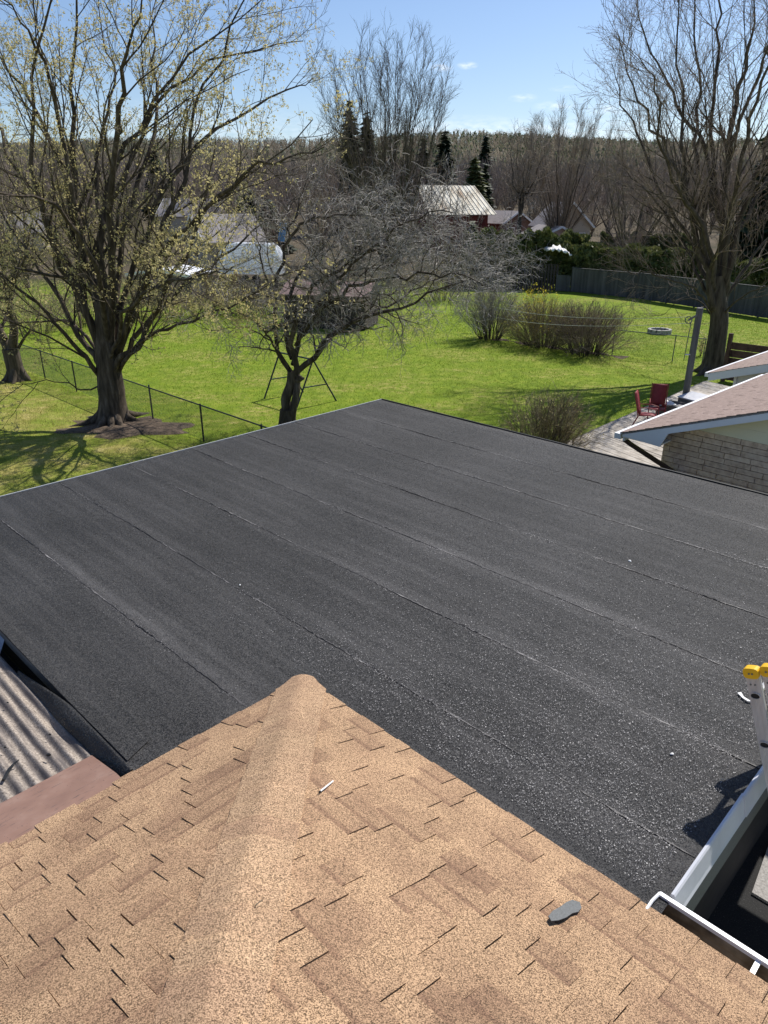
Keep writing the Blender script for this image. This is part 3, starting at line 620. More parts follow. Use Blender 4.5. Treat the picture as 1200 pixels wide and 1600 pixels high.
# ------------------------------------------------------------------ ladder
lad = thing('extension_ladder', ab(.5, 4.1, 0), 'aluminium extension ladder with yellow end caps leaning on the flat roof edge', 'ladder')
LT = at(1163, 1047, 3.42); base_b = LT @ E2 + (LT[2] / math.tan(R(69.5))); la = LT @ E1
ldir = ab(0, la, LT[2]) * 0 + (LT - ab(base_b, la, 0)); LL = np.linalg.norm(ldir); ldir /= LL
lout = np.cross(ldir, E1); lout *= np.sign(lout @ E2)      # away from the roof, across the ladder plane
def lpnt(s, o_, a): return ab(base_b, la, 0) + ldir * s + lout * o_ + E1 * a
RW = .072
for sec, (o0, s_hi) in enumerate(((0.0, LL), (.086, LL + .012))):
    for side in (0, 1):
        aofs = (0 if side == 0 else .47) + (0.0 if sec == 0 else (.018 if side == 0 else -.018))
        mb = MB()
        # C channel: web with two flanges, and two shallow ribs on the web
        def bx(o_a, o_b, a_a, a_b, s_a=.05, s_b=s_hi):
            vs = [lpnt(s, o_, a) for s in (s_a, s_b) for o_ in (o_a, o_b) for a in (a_a, a_b)]
            mb.add(vs, [(0, 1, 3, 2), (4, 6, 7, 5), (0, 4, 5, 1), (2, 3, 7, 6), (0, 2, 6, 4), (1, 5, 7, 3)])
        sgn = 1 if side == 0 else -1
        bx(o0, o0 + RW, aofs, aofs + .004 * sgn); bx(o0, o0 + .004, aofs + .004 * sgn, aofs + .03 * sgn); bx(o0 + RW - .004, o0 + RW, aofs + .004 * sgn, aofs + .03 * sgn)
        for f_ in (.24, .36, .64, .76): bx(o0 + RW * f_ - .0025, o0 + RW * f_ + .0025, aofs - .0025 * sgn, aofs)
        rl = mb.build('rail', MT['alu'], lad)
        if side == 0 or sec == 0:
            mb = MB(); 
            vs = []; k = 20
            w0, w1, h0_, h1_ = o0 - .006, o0 + RW + .006, s_hi - .045, s_hi + .018
            cx, cy, rx, ry = (w0 + w1) / 2, (h0_ + h1_) / 2, (w1 - w0) / 2, (h1_ - h0_) / 2
            ring = [(cx + rx * np.sign(math.cos(t)) * abs(math.cos(t)) ** .55, cy + ry * np.sign(math.sin(t)) * abs(math.sin(t)) ** .6) for t in np.arange(k) * 2 * np.pi / k]
            mb.prism([lpnt(s, o_, aofs - .012 * sgn) for o_, s in ring], E1 * .05 * sgn)
            cp = mb.build('end_cap', MT['yellow'], lad)
            for f_ in (.38, .62):
                mb = MB(); c_ = lpnt(s_hi - .014, o0 + RW * f_, aofs - .013 * sgn); mb.tube([c_, c_ - E1 * .004 * sgn], .0055, 8); mb.build('rivet', MT['galv'], cp)
        if side == 0:
            for f_ in (.3, .62):
                mb = MB(); c_ = lpnt(s_hi - .085, o0 + RW * f_, aofs - .001); mb.tube([c_, c_ - E1 * .004], .0055, 8); mb.build('rivet', MT['galv'], rl)
        # open D shaped rung ends
        for r_i in range(12):
            s = s_hi - .155 - r_i * .305
            if s < .2: break
            k = 14; an = np.arange(k) * 2 * np.pi / k
            def ringp(rad, dd): return [lpnt(s + math.sin(t) * rad * (.82 if math.sin(t) > 0 else .62), o0 + RW * .5 + math.cos(t) * rad * 1.05, aofs - dd * sgn) for t in an]
            mb = MB(); v = np.array(ringp(.028, .0) + ringp(.028, .009) + ringp(.0235, .009) + ringp(.0235, .004)); 
            mb.add(v, [(j * k + i, j * k + (i + 1) % k, (j + 1) * k + (i + 1) % k, (j + 1) * k + i) for j in range(3) for i in range(k)]); mb.build('rung_ring', MT['alu'], rl, smooth=False)
            mb = MB(); mb.add(np.array(ringp(.0237, .0045)), [tuple(range(k))]); mb.build('rung_hole', MT['black'], rl)
    for r_i in range(14):
        s = s_hi - .155 - r_i * .305
        if s < .2: break
        mb = MB(); mb.tube([lpnt(s, o0 + RW * .5, .004 + (.018 if sec else 0)), lpnt(s, o0 + RW * .5, .466 - (.018 if sec else 0))], .016, 8); mb.build('rung', MT['alu'], lad)

# ------------------------------------------------------------------ neighbour's house
NZ = 46.0; ec = at(973, 676, 11.2); nb_h = ec[2]
NF = frame((ec[0], ec[1], 0), NZ)               # u along the gable (to the right), v away
neigh = thing('neighbour_house', (ec[0] + 4, ec[1] + 4, 0), 'neighbouring house with brown shingle roof, white rake board and buff stone brick wall', 'house')
ks = .37; WU = .53; WV = .38
he = nb_h + .19                                 # brick top
nwb = MB(); nwb.box(WU + .02, 9, WV + .06, 7.9, 0, nb_h + .02, NF); nwb.prism(NF(np.array([(WU + .02, WV + .06, nb_h + .021), (3.4, WV + .06, nb_h + .021), (3.4, WV + .06, he), (.7, WV + .06, he)])), NF(np.array([(0, .2, 0)]))[0] - NF(np.array([(0, 0, 0)]))[0]); nwb.build('wall', MT['mortar'], neigh)
# bricks of the gable end wall that show above the flat roof
rowh = .088
r_i = 0; z = he - rowh
while z > he - 2.0:
    u = WU - (0.0 if r_i % 2 else .19); 
    while u < 3.4:
        ln = rng.choice([.30, .39, .48, .57]); u0 = max(u, WU); u1 = u + ln - .009
        if u1 > u0 + .03:
            zt = z + rowh - .005; ra, rb = nb_h + ks * u0 - .035, nb_h + ks * u1 - .035; z0b = z + .004; vo_ = WV + rng.uniform(-.004, .002)
            if rb < z0b + .012: u += ln; continue
            if ra < z0b + .012: ua_ = u0 + (z0b + .012 - ra) / ks; ra = z0b + .012
            else: ua_ = u0
            mb = MB(); mb.prism(NF(np.array([(ua_, vo_, z0b), (u1, vo_, z0b), (u1, vo_, min(zt, rb)), (ua_, vo_, min(zt, ra))])), NF(np.array([(0, .07, 0)]))[0] - NF(np.array([(0, 0, 0)]))[0]); mb.build('brick', MT['brick'], neigh)
        u += ln
    r_i += 1; z -= rowh
mb = MB(); mb.box(3.45, 9, WV, WV + .07, 0, he, NF); mb.box(WU, 4.6, WV, WV + .07, 0, z, NF); mb.build('lower_wall', MT['brick'], neigh)
# cream boards of the gable triangle, slanting soffit line
def un(u): return nb_h + ks * u
u_s = .94
mb = MB(); mb.prism(NF(np.array([(u_s, WV - .015, he + .002), (9, WV - .015, he + .002), (9, WV - .015, un(9) - .1), (u_s, WV - .015, un(u_s) - .1)])), NF(np.array([(0, .09, 0)]))[0] - NF(np.array([(0, 0, 0)]))[0])
mb.build('gable_board', MT['cream'], neigh)
mb = MB(); mb.prism(NF(np.array([(1.5, WV - .022, he + .16), (9, WV - .022, he + .16), (9, WV - .022, he + .172), (1.5, WV - .022, he + .172)])), NF(np.array([(0, .005, 0)]))[0] - NF(np.array([(0, 0, 0)]))[0]); mb.build('board_joint', MT['cream'], neigh)
# rake fascia (white), boxed eave return
mb = MB(); mb.prism(NF(np.array([(0, 0, nb_h - .005), (9, 0, un(9) - .005), (9, 0, un(9) - .13), (.74, 0, un(.74) - .13), (.64, 0, nb_h - .09), (.0, 0, nb_h - .06)])), NF(np.array([(0, .035, 0)]))[0] - NF(np.array([(0, 0, 0)]))[0]); mb.build('rake_board', MT['white_metal'], neigh)
mb = MB(); mb.box(.02, .63, .036, WV + .2, nb_h - .088, nb_h - .062, NF); mb.build('eave_return', MT['white_metal'], neigh)
mb = MB(); mb.prism(NF(np.array([(.78, .036, un(.78) - .13), (9, .036, un(9) - .13), (9, WV - .017, un(9) - .13), (.78, WV - .017, un(.78) - .13)])), (0, 0, .02)); mb.build('soffit', MT['cream'], neigh)
mb = MB(); mb.box(0.0, .03, .03, 7.6, nb_h - .14, nb_h - .01, NF); mb.build('eave_board', MT['white_metal'], neigh)
# roof slope as overlapping courses
def roofcourses(u0, u1, v0, v1, zf, k, name, parent, Fr, mat=None):
    mb = MB(); ex = .14; cs = 1 / math.sqrt(1 + k * k); N = int((u1 - u0) / (ex * cs)) + 1
    for i in range(N):
        ua = u0 + i * ex * cs; ub = min(ua + ex * cs + .02, u1 + .01)
        # random tab relief along the course
        v = v0
        while v < v1:
            vv = min(v + rng.uniform(.15, .45), v1); h = rng.choice([.006, .011])
            P = Fr(np.array([(ua, v, zf(ua)), (ub, v, zf(ub)), (ub, vv, zf(ub)), (ua, vv, zf(ua)), (ua, v, zf(ua) + h + .004), (ub, v, zf(ub) + .002), (ub, vv, zf(ub) + .002), (ua, vv, zf(ua) + h + .004)]))
            mb.add(P, [(0, 3, 2, 1), (4, 5, 6, 7), (0, 1, 5, 4), (1, 2, 6, 5), (2, 3, 7, 6), (3, 0, 4, 7)]); v = vv
    o = mb.build(name, mat or MT['roof_brown'], parent); tag(o, kind='stuff'); return o
roofcourses(-.02, 4.6, -.02, 6.3, lambda u: nb_h + ks * u + .004, ks, 'roof_shingles', neigh, NF)
mb = MB(); mb.prism(NF(np.array([(0, 0, nb_h - .001), (9, 0, un(9) - .001), (9, 9.3, un(9) - .001), (0, 6.2, nb_h - .001)])), (0, 0, -.03)); mb.build('roof_deck', MT['mortar'], neigh)
mb = MB(); mb.box(-.03, -.018, -.03, 6.2, nb_h - .03, nb_h + .016, NF); mb.build('drip_edge', MT['white_metal'], neigh)
# gutter piece at the corner and slanting brown downspout
mb = MB(); mb.box(-.14, -.032, .0, 6.2, nb_h - .12, nb_h - .03, NF); gt = mb.build('gutter', MT['white_metal'], neigh)
mb = MB(); d0 = NF(np.array([(-.02, .12, nb_h - .14)]))[0]; d1 = NF(np.array([(.08, .14, nb_h - .20)]))[0]
d2 = on(1058, 737, he - 1.18); d2 = NF(np.array([(.86, WV - .05, nb_h - .58)]))[0]; d3 = NF(np.array([(.86, WV - .05, .2)]))[0]
mb.beam(d0, d1, .075, .055); mb.beam(d1, d2, .075, .055); mb.beam(d2, d3, .075, .055, up=(1, 0, 0)); mb.build('downspout', MT['brown_metal'], gt)
# raised rear part of the same house: higher roof beyond
e2c = at(1108, 583, 17.5); NF2 = frame((e2c[0], e2c[1], 0), NZ); h2 = e2c[2]; k2 = .32
roofcourses(-.02, 3.4, -.02, 7.0, lambda u: h2 + k2 * u + .004, k2, 'upper_roof_shingles', neigh, NF2)
def u2(u): return h2 + k2 * u
mb = MB(); mb.prism(NF2(np.array([(0, 0, h2 - .001), (7, 0, u2(7) - .001), (7, 7.0, u2(7) - .001), (0, 7.0, h2 - .001)])), (0, 0, -.03)); mb.build('roof_deck', MT['mortar'], neigh)
mb = MB(); mb.prism(NF2(np.array([(0, -.005, h2 + .0), (7, -.005, u2(7)), (7, -.005, u2(7) - .19), (0.0, -.005, h2 - .19)])), NF2(np.array([(0, .035, 0)]))[0] - NF2(np.array([(0, 0, 0)]))[0]); mb.build('rake_board', MT['white_metal'], neigh)
mb = MB(); mb.box(-.03, -.018, -.03, 7.0, h2 - .03, h2 + .018, NF2); mb.build('drip_edge', MT['white_metal'], neigh)
mb = MB(); mb.box(-.14, -.032, .1, 7.0, h2 - .12, h2 - .02, NF2); mb.build('gutter', MT['white_metal'], neigh)
mb = MB(); mb.prism(NF2(np.array([(.55, .32, 1.5), (7, .32, 1.5), (7, .32, u2(7) - .1), (.55, .32, u2(.55) - .1)])), NF2(np.array([(0, 6.4, 0)]))[0] - NF2(np.array([(0, 0, 0)]))[0]); mb.build('upper_wall', MT['stucco'], neigh)
mb = MB(); mb.box(.50, .56, .28, .38, 1.5, h2 - .05, NF2); mb.build('corner_board', MT['white_metal'], neigh)

# ------------------------------------------------------------------ deck with things on it
DZ = .42; dk0 = on(885, 691, DZ); dk1 = on(1092, 600, DZ)
deck = thing('timber_deck', (dk0[0] + 2, dk0[1] - 1, 0), 'weathered pale timber deck beside the neighbouring house', 'deck')
ed = (dk1 - dk0); elen = np.linalg.norm(ed[:2]); ed = ed / elen; dd = np.array([math.sin(R(152)), math.cos(R(152)), 0])
bwid = .14 / abs(np.cross(ed[:2], dd[:2])); s = -.9
while s < elen + .6:
    p0 = dk0 + ed * s; p1 = dk0 + ed * (s + bwid * .90)
    L_ = 5.6
    mb = MB(); hz_ = np.array([0, 0, rng.uniform(-.006, .004)]); mb.prism([p0 + hz_, p1 + hz_, p1 + dd * L_ + hz_, p0 + dd * L_ + hz_], (0, 0, -.035)); mb.build('deck_board', MT['deck'], deck); s += bwid
mb = MB(); no = np.cross(ed, (0, 0, 1)); no *= -np.sign(no @ dd); mb.prism([dk0 + ed * -.9 + no * .002, dk0 + ed * (elen + .6) + no * .002, dk0 + ed * (elen + .6) + no * .04, dk0 - ed * .9 + no * .04], (0, 0, -.25)); mb.build('rim_board', MT['wood_grey'], deck)
def chair(loc, az, name, label):
    Fc = frame(loc, az); t = thing(name, loc, label, 'chair', 'red patio chairs on the deck')
    # v = facing direction
    def sheet(pts, th, nm):
        mb = MB(); n_ = len(pts); 
        L_ = np.array([(-.205, y, z) for y, z in pts]); R_ = np.array([(.205, y, z) for y, z in pts]); V = Fc(np.vstack([L_, R_])); mb.add(V, [(i, i + 1, n_ + i + 1, n_ + i) for i in range(n_ - 1)])
        o = mb.build(nm, MT['red'], t, smooth=True); o.modifiers.new('t', 'SOLIDIFY').thickness = th
    sheet([(.24, .40), (.10, .42), (-.08, .40), (-.20, .385)], .012, 'seat')
    sheet([(-.20, .40), (-.25, .55), (-.30, .75), (-.36, .97), (-.38, 1.03)], .012, 'backrest')
    for sgn in (-1, 1):
        x = .225 * sgn
        mb = MB(); mb.tube(Fc(np.array([(x, .24, 0), (x, .27, .38), (x, .24, .60), (x, .05, .64), (x, -.27, .62)])), .014, 6); mb.build('arm_frame', MT['red'], t)
        mb = MB(); mb.tube(Fc(np.array([(x, -.38, 0), (x, -.22, .36), (x, -.30, .72), (x, -.385, 1.04)])), .014, 6); mb.build('back_leg', MT['red'], t)
    return t
c1 = on(1020, 655, DZ); chair(c1 + np.array([.0, -.2, 0]), 200, 'patio_chair', 'red patio chair facing the camera behind the other one on the deck')
c2 = on(1003, 664, DZ); chair(c2 + np.array([-.0, -.3, 0]), 118, 'patio_chair', 'red patio chair seen side on nearest the roof edge on the deck')
# small table with pale cloths between the chairs
tb = on(1036, 652, DZ); tt = thing('side_table', tb, 'small low table heaped with pale cloth between red chairs', 'table')
mb = MB(); mb.tube([tb + (0, 0, .38), tb + (0, 0, .41)], .26, 14); mb.build('table_top', MT['wood_grey'], tt)
for q in range(3):
    a_ = q * 2.09; mb = MB(); mb.tube([tb + (.2 * math.cos(a_), .2 * math.sin(a_), 0), tb + (.12 * math.cos(a_), .12 * math.sin(a_), .38)], .014, 6); mb.build('leg', MT['wood_grey'], tt)
mb = MB(); P = []; nn_ = 9
for i in range(nn_):
    for j in range(nn_):
        x, y = (i / 8 - .5) * .5, (j / 8 - .5) * .5; P.append(tb + (x, y, .42 + .09 * math.exp(-(x * x + y * y) / .03) * (1 + .5 * math.sin(i * 2.3) * math.cos(j * 1.7))))
id_ = np.arange(81).reshape(9, 9); mb.add(np.array(P), np.stack([id_[:-1, :-1], id_[:-1, 1:], id_[1:, 1:], id_[1:, :-1]], -1).reshape(-1, 4)); o = mb.build('folded_cloth', MT['paper'], smooth=True); o.modifiers.new('t', 'SOLIDIFY').thickness = .02
tag(o, 'crumpled pale cloth lying on the low table between the red chairs', 'cloth')
# planter box and grey chest
pb0 = on(1057, 632, DZ + .4); Fp = frame((pb0[0], pb0[1], 0), 46)
pl = thing('planter_box', (pb0[0], pb0[1], DZ), 'open grey timber box standing at the foot of the leaning pole', 'box')
mb = MB(); 
for (x0, x1, y0, y1) in ((-.45, .45, -.3, -.27), (-.45, .45, .27, .3), (-.45, -.42, -.269, .269), (.42, .45, -.269, .269)): mb.box(x0, x1, y0, y1, DZ, DZ + .42, Fp)
mb.build('side_panel', MT['wood_grey'], pl); mb = MB(); mb.box(-.41, .41, -.26, .26, DZ, DZ + .36, Fp); mb.build('soil', MT['concrete'], pl)
gb0_ = on(1094, 625, DZ + .5); Fp = frame((gb0_[0], gb0_[1], 0), 60)
ch = thing('storage_chest', (gb0_[0], gb0_[1], DZ), 'pale grey storage chest behind the pole beside the roof eave', 'chest')
mb = MB(); mb.box(-.55, .55, -.3, .3, DZ, DZ + .5, Fp); mb.build('body', MT['wood_grey'], ch); mb = MB(); mb.prism(Fp(np.array([(-.57, -.32, DZ + .505), (.57, -.32, DZ + .505), (.57, .32, DZ + .58), (-.57, .32, DZ + .58)])), (0, 0, .03)); mb.build('lid', MT['fascia_metal'], ch)
# clothesline pole with pulley and hanging bar
pbse = on(1064, 661, 0); ptop = at(1094, 481, pbse[1] - .1)
pole = thing('clothesline_pole', pbse, 'thick weathered timber clothesline pole rising above the deck', 'pole')
mb = MB(); mb.tube([pbse, (pbse + ptop) / 2, ptop], [.105, .10, .095], 14); mb.build('post', MT['pole'], pole, smooth=False)
py_ = ptop[1] - .16
pu = at(1076, 500, py_); mb = MB(); an = np.linspace(0, 2 * np.pi, 19)
mb.tube([pu + np.array([.10 * math.cos(t), .02 * math.sin(t), .10 * math.sin(t)]) for t in an], .012, 6, cap=False)
for t in (0, 1.05, 2.1): mb.tube([pu + np.array([.10 * math.cos(t), 0, .10 * math.sin(t)]), pu - np.array([.10 * math.cos(t), 0, .10 * math.sin(t)])], .006, 4)
pw = mb.build('pulley', MT['galv'], pole)
mb = MB(); mb.beam(pu, at(1090, 492, py_), .03, .05); mb.build('bracket', MT['galv'], pole)
r0, r1 = at(1080, 503, py_ - .02), at(1068.5, 562, py_ - .02)
mb = MB(); mb.tube([r0, r1], .013, 6); mb.build('hanging_rod', MT['galv'], pole); mb = MB(); mb.tube([at(1070, 554, py_ - .02), at(1078, 554, py_ - .02)], .018, 6); mb.build('rod_hook', MT['paper'], pole)
# the line itself
lend = at(735, 478, 40.0)
for i, (dz_, lb) in enumerate([(.09, 'upper run of the pale clothesline crossing the lawn'), (-.09, 'lower run of the pale clothesline crossing the lawn')]):
    a_ = pu + np.array([-.02, 0, dz_]); b_ = lend + np.array([0, 0, dz_ * 3]); pts = [a_ + (b_ - a_) * t - np.array([0, 0, .35 * 4 * t * (1 - t)]) for t in np.linspace(0, 1, 24)]
    mb = MB(); mb.tube(pts, .006, 4); tag(mb.build('clothesline', MT['rope']), lb, 'clothesline', 'clothesline runs')

# ------------------------------------------------------------------ fences
def chainlink(pts, h, posts, mat, label, name='chain_link_fence', r=.02, wire=.0022, pitch=.075):
    pts = [np.asarray(p, float) for p in pts]; t = thing(name, (pts[0][0], pts[0][1], 0), label, 'fence')
    for p in posts:
        mb = MB(); mb.tube([p, np.asarray(p) + (0, 0, h + .04)], r * 1.3, 8); mb.build('post', mat, t)
    mb = MB(); mb.tube([p + np.array([0, 0, h]) for p in pts], r, 6); mb.build('top_rail', mat, t)
    P = []
    for a, b in zip(pts[:-1], pts[1:]):
        L_ = np.linalg.norm((b - a)[:2]); n_ = int(L_ / pitch); d = (b - a) / L_
        for i in range(n_):
            s = i * pitch; 
            for sg in (1, -1):
                s2 = s + sg * h * .93
                if 0 <= s2 <= L_: P.append(np.stack([a + d * s + (0, 0, .04), a + d * s2 + (0, 0, h - .03)]))
    P = np.array(P); v, f = tubes(P, np.full(P.shape[:2], wire), 3); mb = MB(); mb.add(v, f); tag(mb.build('wire_mesh', mat, t), kind='stuff')
    return t
q = [on(70.7, 591.7), on(120, 611.7), on(239.3, 655.5), on(318.5, 690)]
dL_ = (q[3] - q[0]); dL_ /= np.linalg.norm(dL_); f0 = q[0] - dL_ * 5.6; f1 = q[3] + dL_ * 5.5
mid_ = (q[1] + q[2]) / 2
chainlink([f0, f1], 1.08, [f0, q[0] - dL_ * 2.8, q[0], q[1], mid_, q[2], q[3], q[3] + dL_ * 2.9], MT['fence_black'], 'dark chain-link fence running past the big leafing maple', wire=.0030)
qr = [on(775, 529), on(956, 555), on(1050, 565.6), on(1096, 572)]
d_ = (qr[1] - qr[0]); Lr = np.linalg.norm(d_)
chainlink(qr, 1.12, [qr[0], qr[0] + d_ * .33, qr[0] + d_ * .66, qr[1], qr[2], qr[3]], MT['galv'], 'grey chain-link fence behind the round brown bushes', r=.018, wire=.0032)

def boardfence(p0, p1, h, name, label, mat, bw=.14, posts=2.4, hz=False, gap=.01, side=1, parts=False):
    p0 = np.asarray(p0, float); p1 = np.asarray(p1, float); L_ = np.linalg.norm((p1 - p0)[:2]); az = math.degrees(math.atan2(p1[0] - p0[0], p1[1] - p0[1]))
    Fb = frame(p0, az); sl = (p1[2] - p0[2]) / L_; t = thing(name, p0, label, 'fence')
    def B(u0, u1, v0, v1, z0, z1, nm='board', kind=None):
        P = np.array([(x, y, z) for x in (u0, u1) for y in (v0, v1) for z in (z0, z1)], float); P[:, 2] += P[:, 1] * sl
        mb = MB(); mb.add(Fb(P), [(0, 1, 3, 2), (4, 6, 7, 5), (0, 4, 5, 1), (2, 3, 7, 6), (0, 2, 6, 4), (1, 5, 7, 3)]); return mb.build(nm, mat, t)
    s = 0
    while s <= L_ + .01: B(-.05, .05, s - .05, s + .05, 0, h + .10, 'post'); s += posts
    if not hz:
        s = .06
        while s < L_: B(.052, .075, s, s + bw - gap, .03 + rng.uniform(0, .02), h * rng.uniform(.985, 1.0)); s += bw
        for zz_ in (.3, h * .78, h + .005): B(-.02 if zz_ < h else -.06, .05 if zz_ < h else .09, 0, L_, zz_, zz_ + .06 if zz_ < h else zz_ + .04, 'rail')
    return t
# long grey board fence at the back of the lawns
b0, b1, b2 = on(892, 456), on(1000, 467.5), on(1290, 512)
boardfence(b0, b1, 1.72, 'board_fence', 'tall weathered blue-grey board fence, left run under the trimmed hedge', MT['fence_grey'])
boardfence(b1, b2, 1.72, 'board_fence', 'tall weathered blue-grey board fence, right run behind the big bare tree', MT['fence_grey'])
boardfence(on(869, 455), on(889, 456), 1.15, 'low_board_fence', 'short low grey fence panel left of the tall grey board fence', MT['fence_grey'], posts=1.0)
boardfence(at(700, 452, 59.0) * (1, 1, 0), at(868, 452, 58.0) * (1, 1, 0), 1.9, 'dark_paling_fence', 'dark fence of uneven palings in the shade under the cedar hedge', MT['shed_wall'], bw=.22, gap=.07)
# red-brown horizontal slat fence beside the tree
s0_ = at(1134, 569, 27.6) * (1, 1, 0); s1_ = at(1330, 600, 24.6) * (1, 1, 0)
az = math.degrees(math.atan2(s1_[0] - s0_[0], s1_[1] - s0_[1])); L_ = np.linalg.norm(s1_ - s0_); Fs = frame(s0_, az)
sf = thing('slat_fence', s0_, 'red-brown fence of wide horizontal slats right of the big bare tree', 'fence')
for s in np.arange(0, L_, 1.8):
    mb = MB(); mb.box(-.06, .06, s - .07, s + .07, 0, 1.82 if s == 0 else 1.5, Fs); mb.build('post', MT['fence_brown'], sf)
for i in range(5):
    z0_ = .06 + i * .292
    for s in np.arange(0, L_, 3.6):
        mb = MB(); mb.box(-.085, -.062, s + .02, min(s + 3.58, L_), z0_, z0_ + .268 + rng.uniform(-.008, .004), Fs); mb.build('slat', MT['fence_brown'], sf)

# ------------------------------------------------------------------ lawn things
fr_c = on(1030, 521); ring = thing('stone_fire_ring', fr_c, 'low ring of pale stones on the lawn beyond the chain-link fence', 'fire ring')
for k in range(13):
    a_ = k * 2 * math.pi / 13; c_ = fr_c + np.array([.52 * math.cos(a_), .48 * math.sin(a_), 0]); mb = MB()
    for lay in range(2):
        Fk = frame(c_ + (0, 0, lay * .12), 90 - math.degrees(a_) + rng.uniform(-12, 12) + lay * 9)
        x = rng.uniform(.10, .13); mb.prism(Fk(np.array([(-x, -.07, 0), (x, -.07, 0), (x * .9, .07, 0), (-x * .9, .08, 0)])), (0, 0, .11))
    mb.build('stone', MT['stone'], ring)
mb = MB(); mb.tube([fr_c + (0, 0, .0), fr_c + (0, 0, .05)], .4, 16); mb.build('ash', MT['black'], ring)

# swing set behind the small tree
fA, fB = on(463.6, 637.5), on(525.5, 626.5); apx = at(489, 562, (fA[1] + fB[1]) / 2); fC = on(413, 623)
off_ = fC - (fA + (fB - fA) * .0); off_ = np.array([off_[0], off_[1], 0]); off_ = off_ * 1.0
sw = thing('swing_set', (fA + fB) / 2, 'dark steel A-frame swing set behind the twisted fruit tree', 'swing set')
for ox in (np.zeros(3), off_):
    for f_ in (fA, fB):
        mb = MB(); mb.tube([f_ + ox, apx + ox], .028, 8); mb.build('leg', MT['swing'], sw)
    mb = MB(); mb.tube([fA + ox + (apx - fA) * .42, fB + ox + (apx - fB) * .42], .02, 6); mb.build('cross_brace', MT['swing'], sw)
mb = MB(); mb.tube([apx - off_ * .05, apx + off_ * 1.05], .028, 8); mb.build('top_bar', MT['swing'], sw)

# brown shed behind the fruit tree
s0_ = on(571, 517); Fs = frame(s0_, -75)    # v to the left-away
shed = thing('garden_shed', s0_, 'low dark brown garden shed with pinkish shingle roof behind the twisted fruit tree', 'shed')
mb = MB(); mb.box(0, 2.6, 0, 4.6, .12, 1.75, Fs); mb.build('wall', MT['shed_wall'], shed)
for (uu0, uu1, z0_, z1_) in ((-.2, 1.3, 1.72, 2.35), (2.8, 1.3, 1.72, 2.35)):
    mb = MB(); mb.prism(Fs(np.array([(uu0, -.2, z0_), (uu1, -.2, z1_), (uu1, 4.8, z1_), (uu0, 4.8, z0_)])), (0, 0, .06)); mb.build('roof', MT['shed_roof'], shed)
mb = MB(); mb.box(.05, 2.55, .05, 4.55, 0, .118, Fs); mb.build('under_shade_base', MT['black'], shed)  # black base stands for the shadow under the shed

def simple_house(o, az, w_, l_, h, rh, name, label, wall, roof, cat='house', wins=(), over=.35, ridge_v=True, extra=None):
    Fh = frame(o, az); t = thing(name, o, label, cat)
    mb = MB(); mb.box(0, w_, 0, l_, -1.5, h, Fh); wo = mb.build('wall', MT[wall], t)
    mb = MB(); mb.prism(Fh(np.array([(0, .0, h), (w_, .0, h), (w_ / 2, .0, h + rh - .08)])), Fh(np.array([(0, l_, 0)]))[0] - Fh(np.array([(0, 0, 0)]))[0]); mb.build('gable', MT[wall], t)
    for (ua, ub) in ((-over, w_ / 2), (w_ + over, w_ / 2)):
        za = h - over * rh / (w_ / 2)
        mb = MB(); mb.prism(Fh(np.array([(ua, -over, za), (ub, -over, h + rh), (ub, l_ + over, h + rh), (ua, l_ + over, za)])), (0, 0, .09)); mb.build('roof', MT[roof], t)
        mb = MB(); mb.beam(Fh(np.array([(ua, -over - .03, za + .0)]))[0], Fh(np.array([(ub, -over - .03, h + rh)]))[0], .05, .2); mb.build('rake_board', MT['white_metal'], t)
    for (face, a0_, a1_, z0_, z1_) in wins:
        bx_ = {'v0': (a0_, a1_, -.03, .02), 'u0': (-.03, .02, a0_, a1_), 'u1': (w_ - .02, w_ + .03, a0_, a1_)}[face]
        ex = .08; mb = MB(); fx = {'v0': (a0_ - ex, a1_ + ex, -.02, .01), 'u0': (-.02, .01, a0_ - ex, a1_ + ex), 'u1': (w_ - .01, w_ + .02, a0_ - ex, a1_ + ex)}[face]
        mb.box(*fx, z0_ - ex, z1_ + ex, Fh); wf = mb.build('window', MT['white_metal'], t); mb = MB(); mb.box(*bx_, z0_, z1_, Fh); mb.build('pane', MT['glass'], wf)
    if extra: extra(Fh, t)
    return t
# red barn with rusty metal roof: ridge across the view
bw = at(776, 336, 88.0); bl = at(672, 336, 88.0)
Wd = np.linalg.norm((bw - bl)[:2]); br = at(741, 291, 94.0); brl = at(650, 290, 94.0)
barn = thing('red_barn', (bl[0], bl[1], gz(0, 88.)), 'red barn with pale rusting metal roof beyond the fruit tree', 'barn')
gzb = gz(0, 88.) - 1; dpt = np.array([0, 11., 0])
mb = MB(); mb.prism([(bl[0] + .4, bl[1] + .5, gzb), (bw[0] - .9, bw[1] + .5, gzb), (bw[0] - .9 - .0, bw[1] + 11, gzb), (bl[0] - 2, bl[1] + 11, gzb)], (0, 0, bw[2] - gzb - .02)); mb.build('wall', MT['barn_red'], barn)
NP = 15
for i in range(NP):
    t0, t1 = i / NP, (i + 1) / NP - .006
    P = [bl + (bw - bl) * t0, bl + (bw - bl) * t1, brl + (br - brl) * t1, brl + (br - brl) * t0]
    mb = MB(); mb.prism(P, (0, 0, .05)); c_ = bl + (bw - bl) * t1; d_ = brl + (br - brl) * t1; mb.beam(c_ + (0, 0, .07), d_ + (0, 0, .07), .06, .07); mb.build('roof_sheet', MT['barn_roof'], barn)
mb = MB(); bk = np.array([0, 7., -3.4]); mb.prism([brl, br, br + bk, brl + bk], (0, 0, .05)); mb.build('rear_roof', MT['barn_roof'], barn)
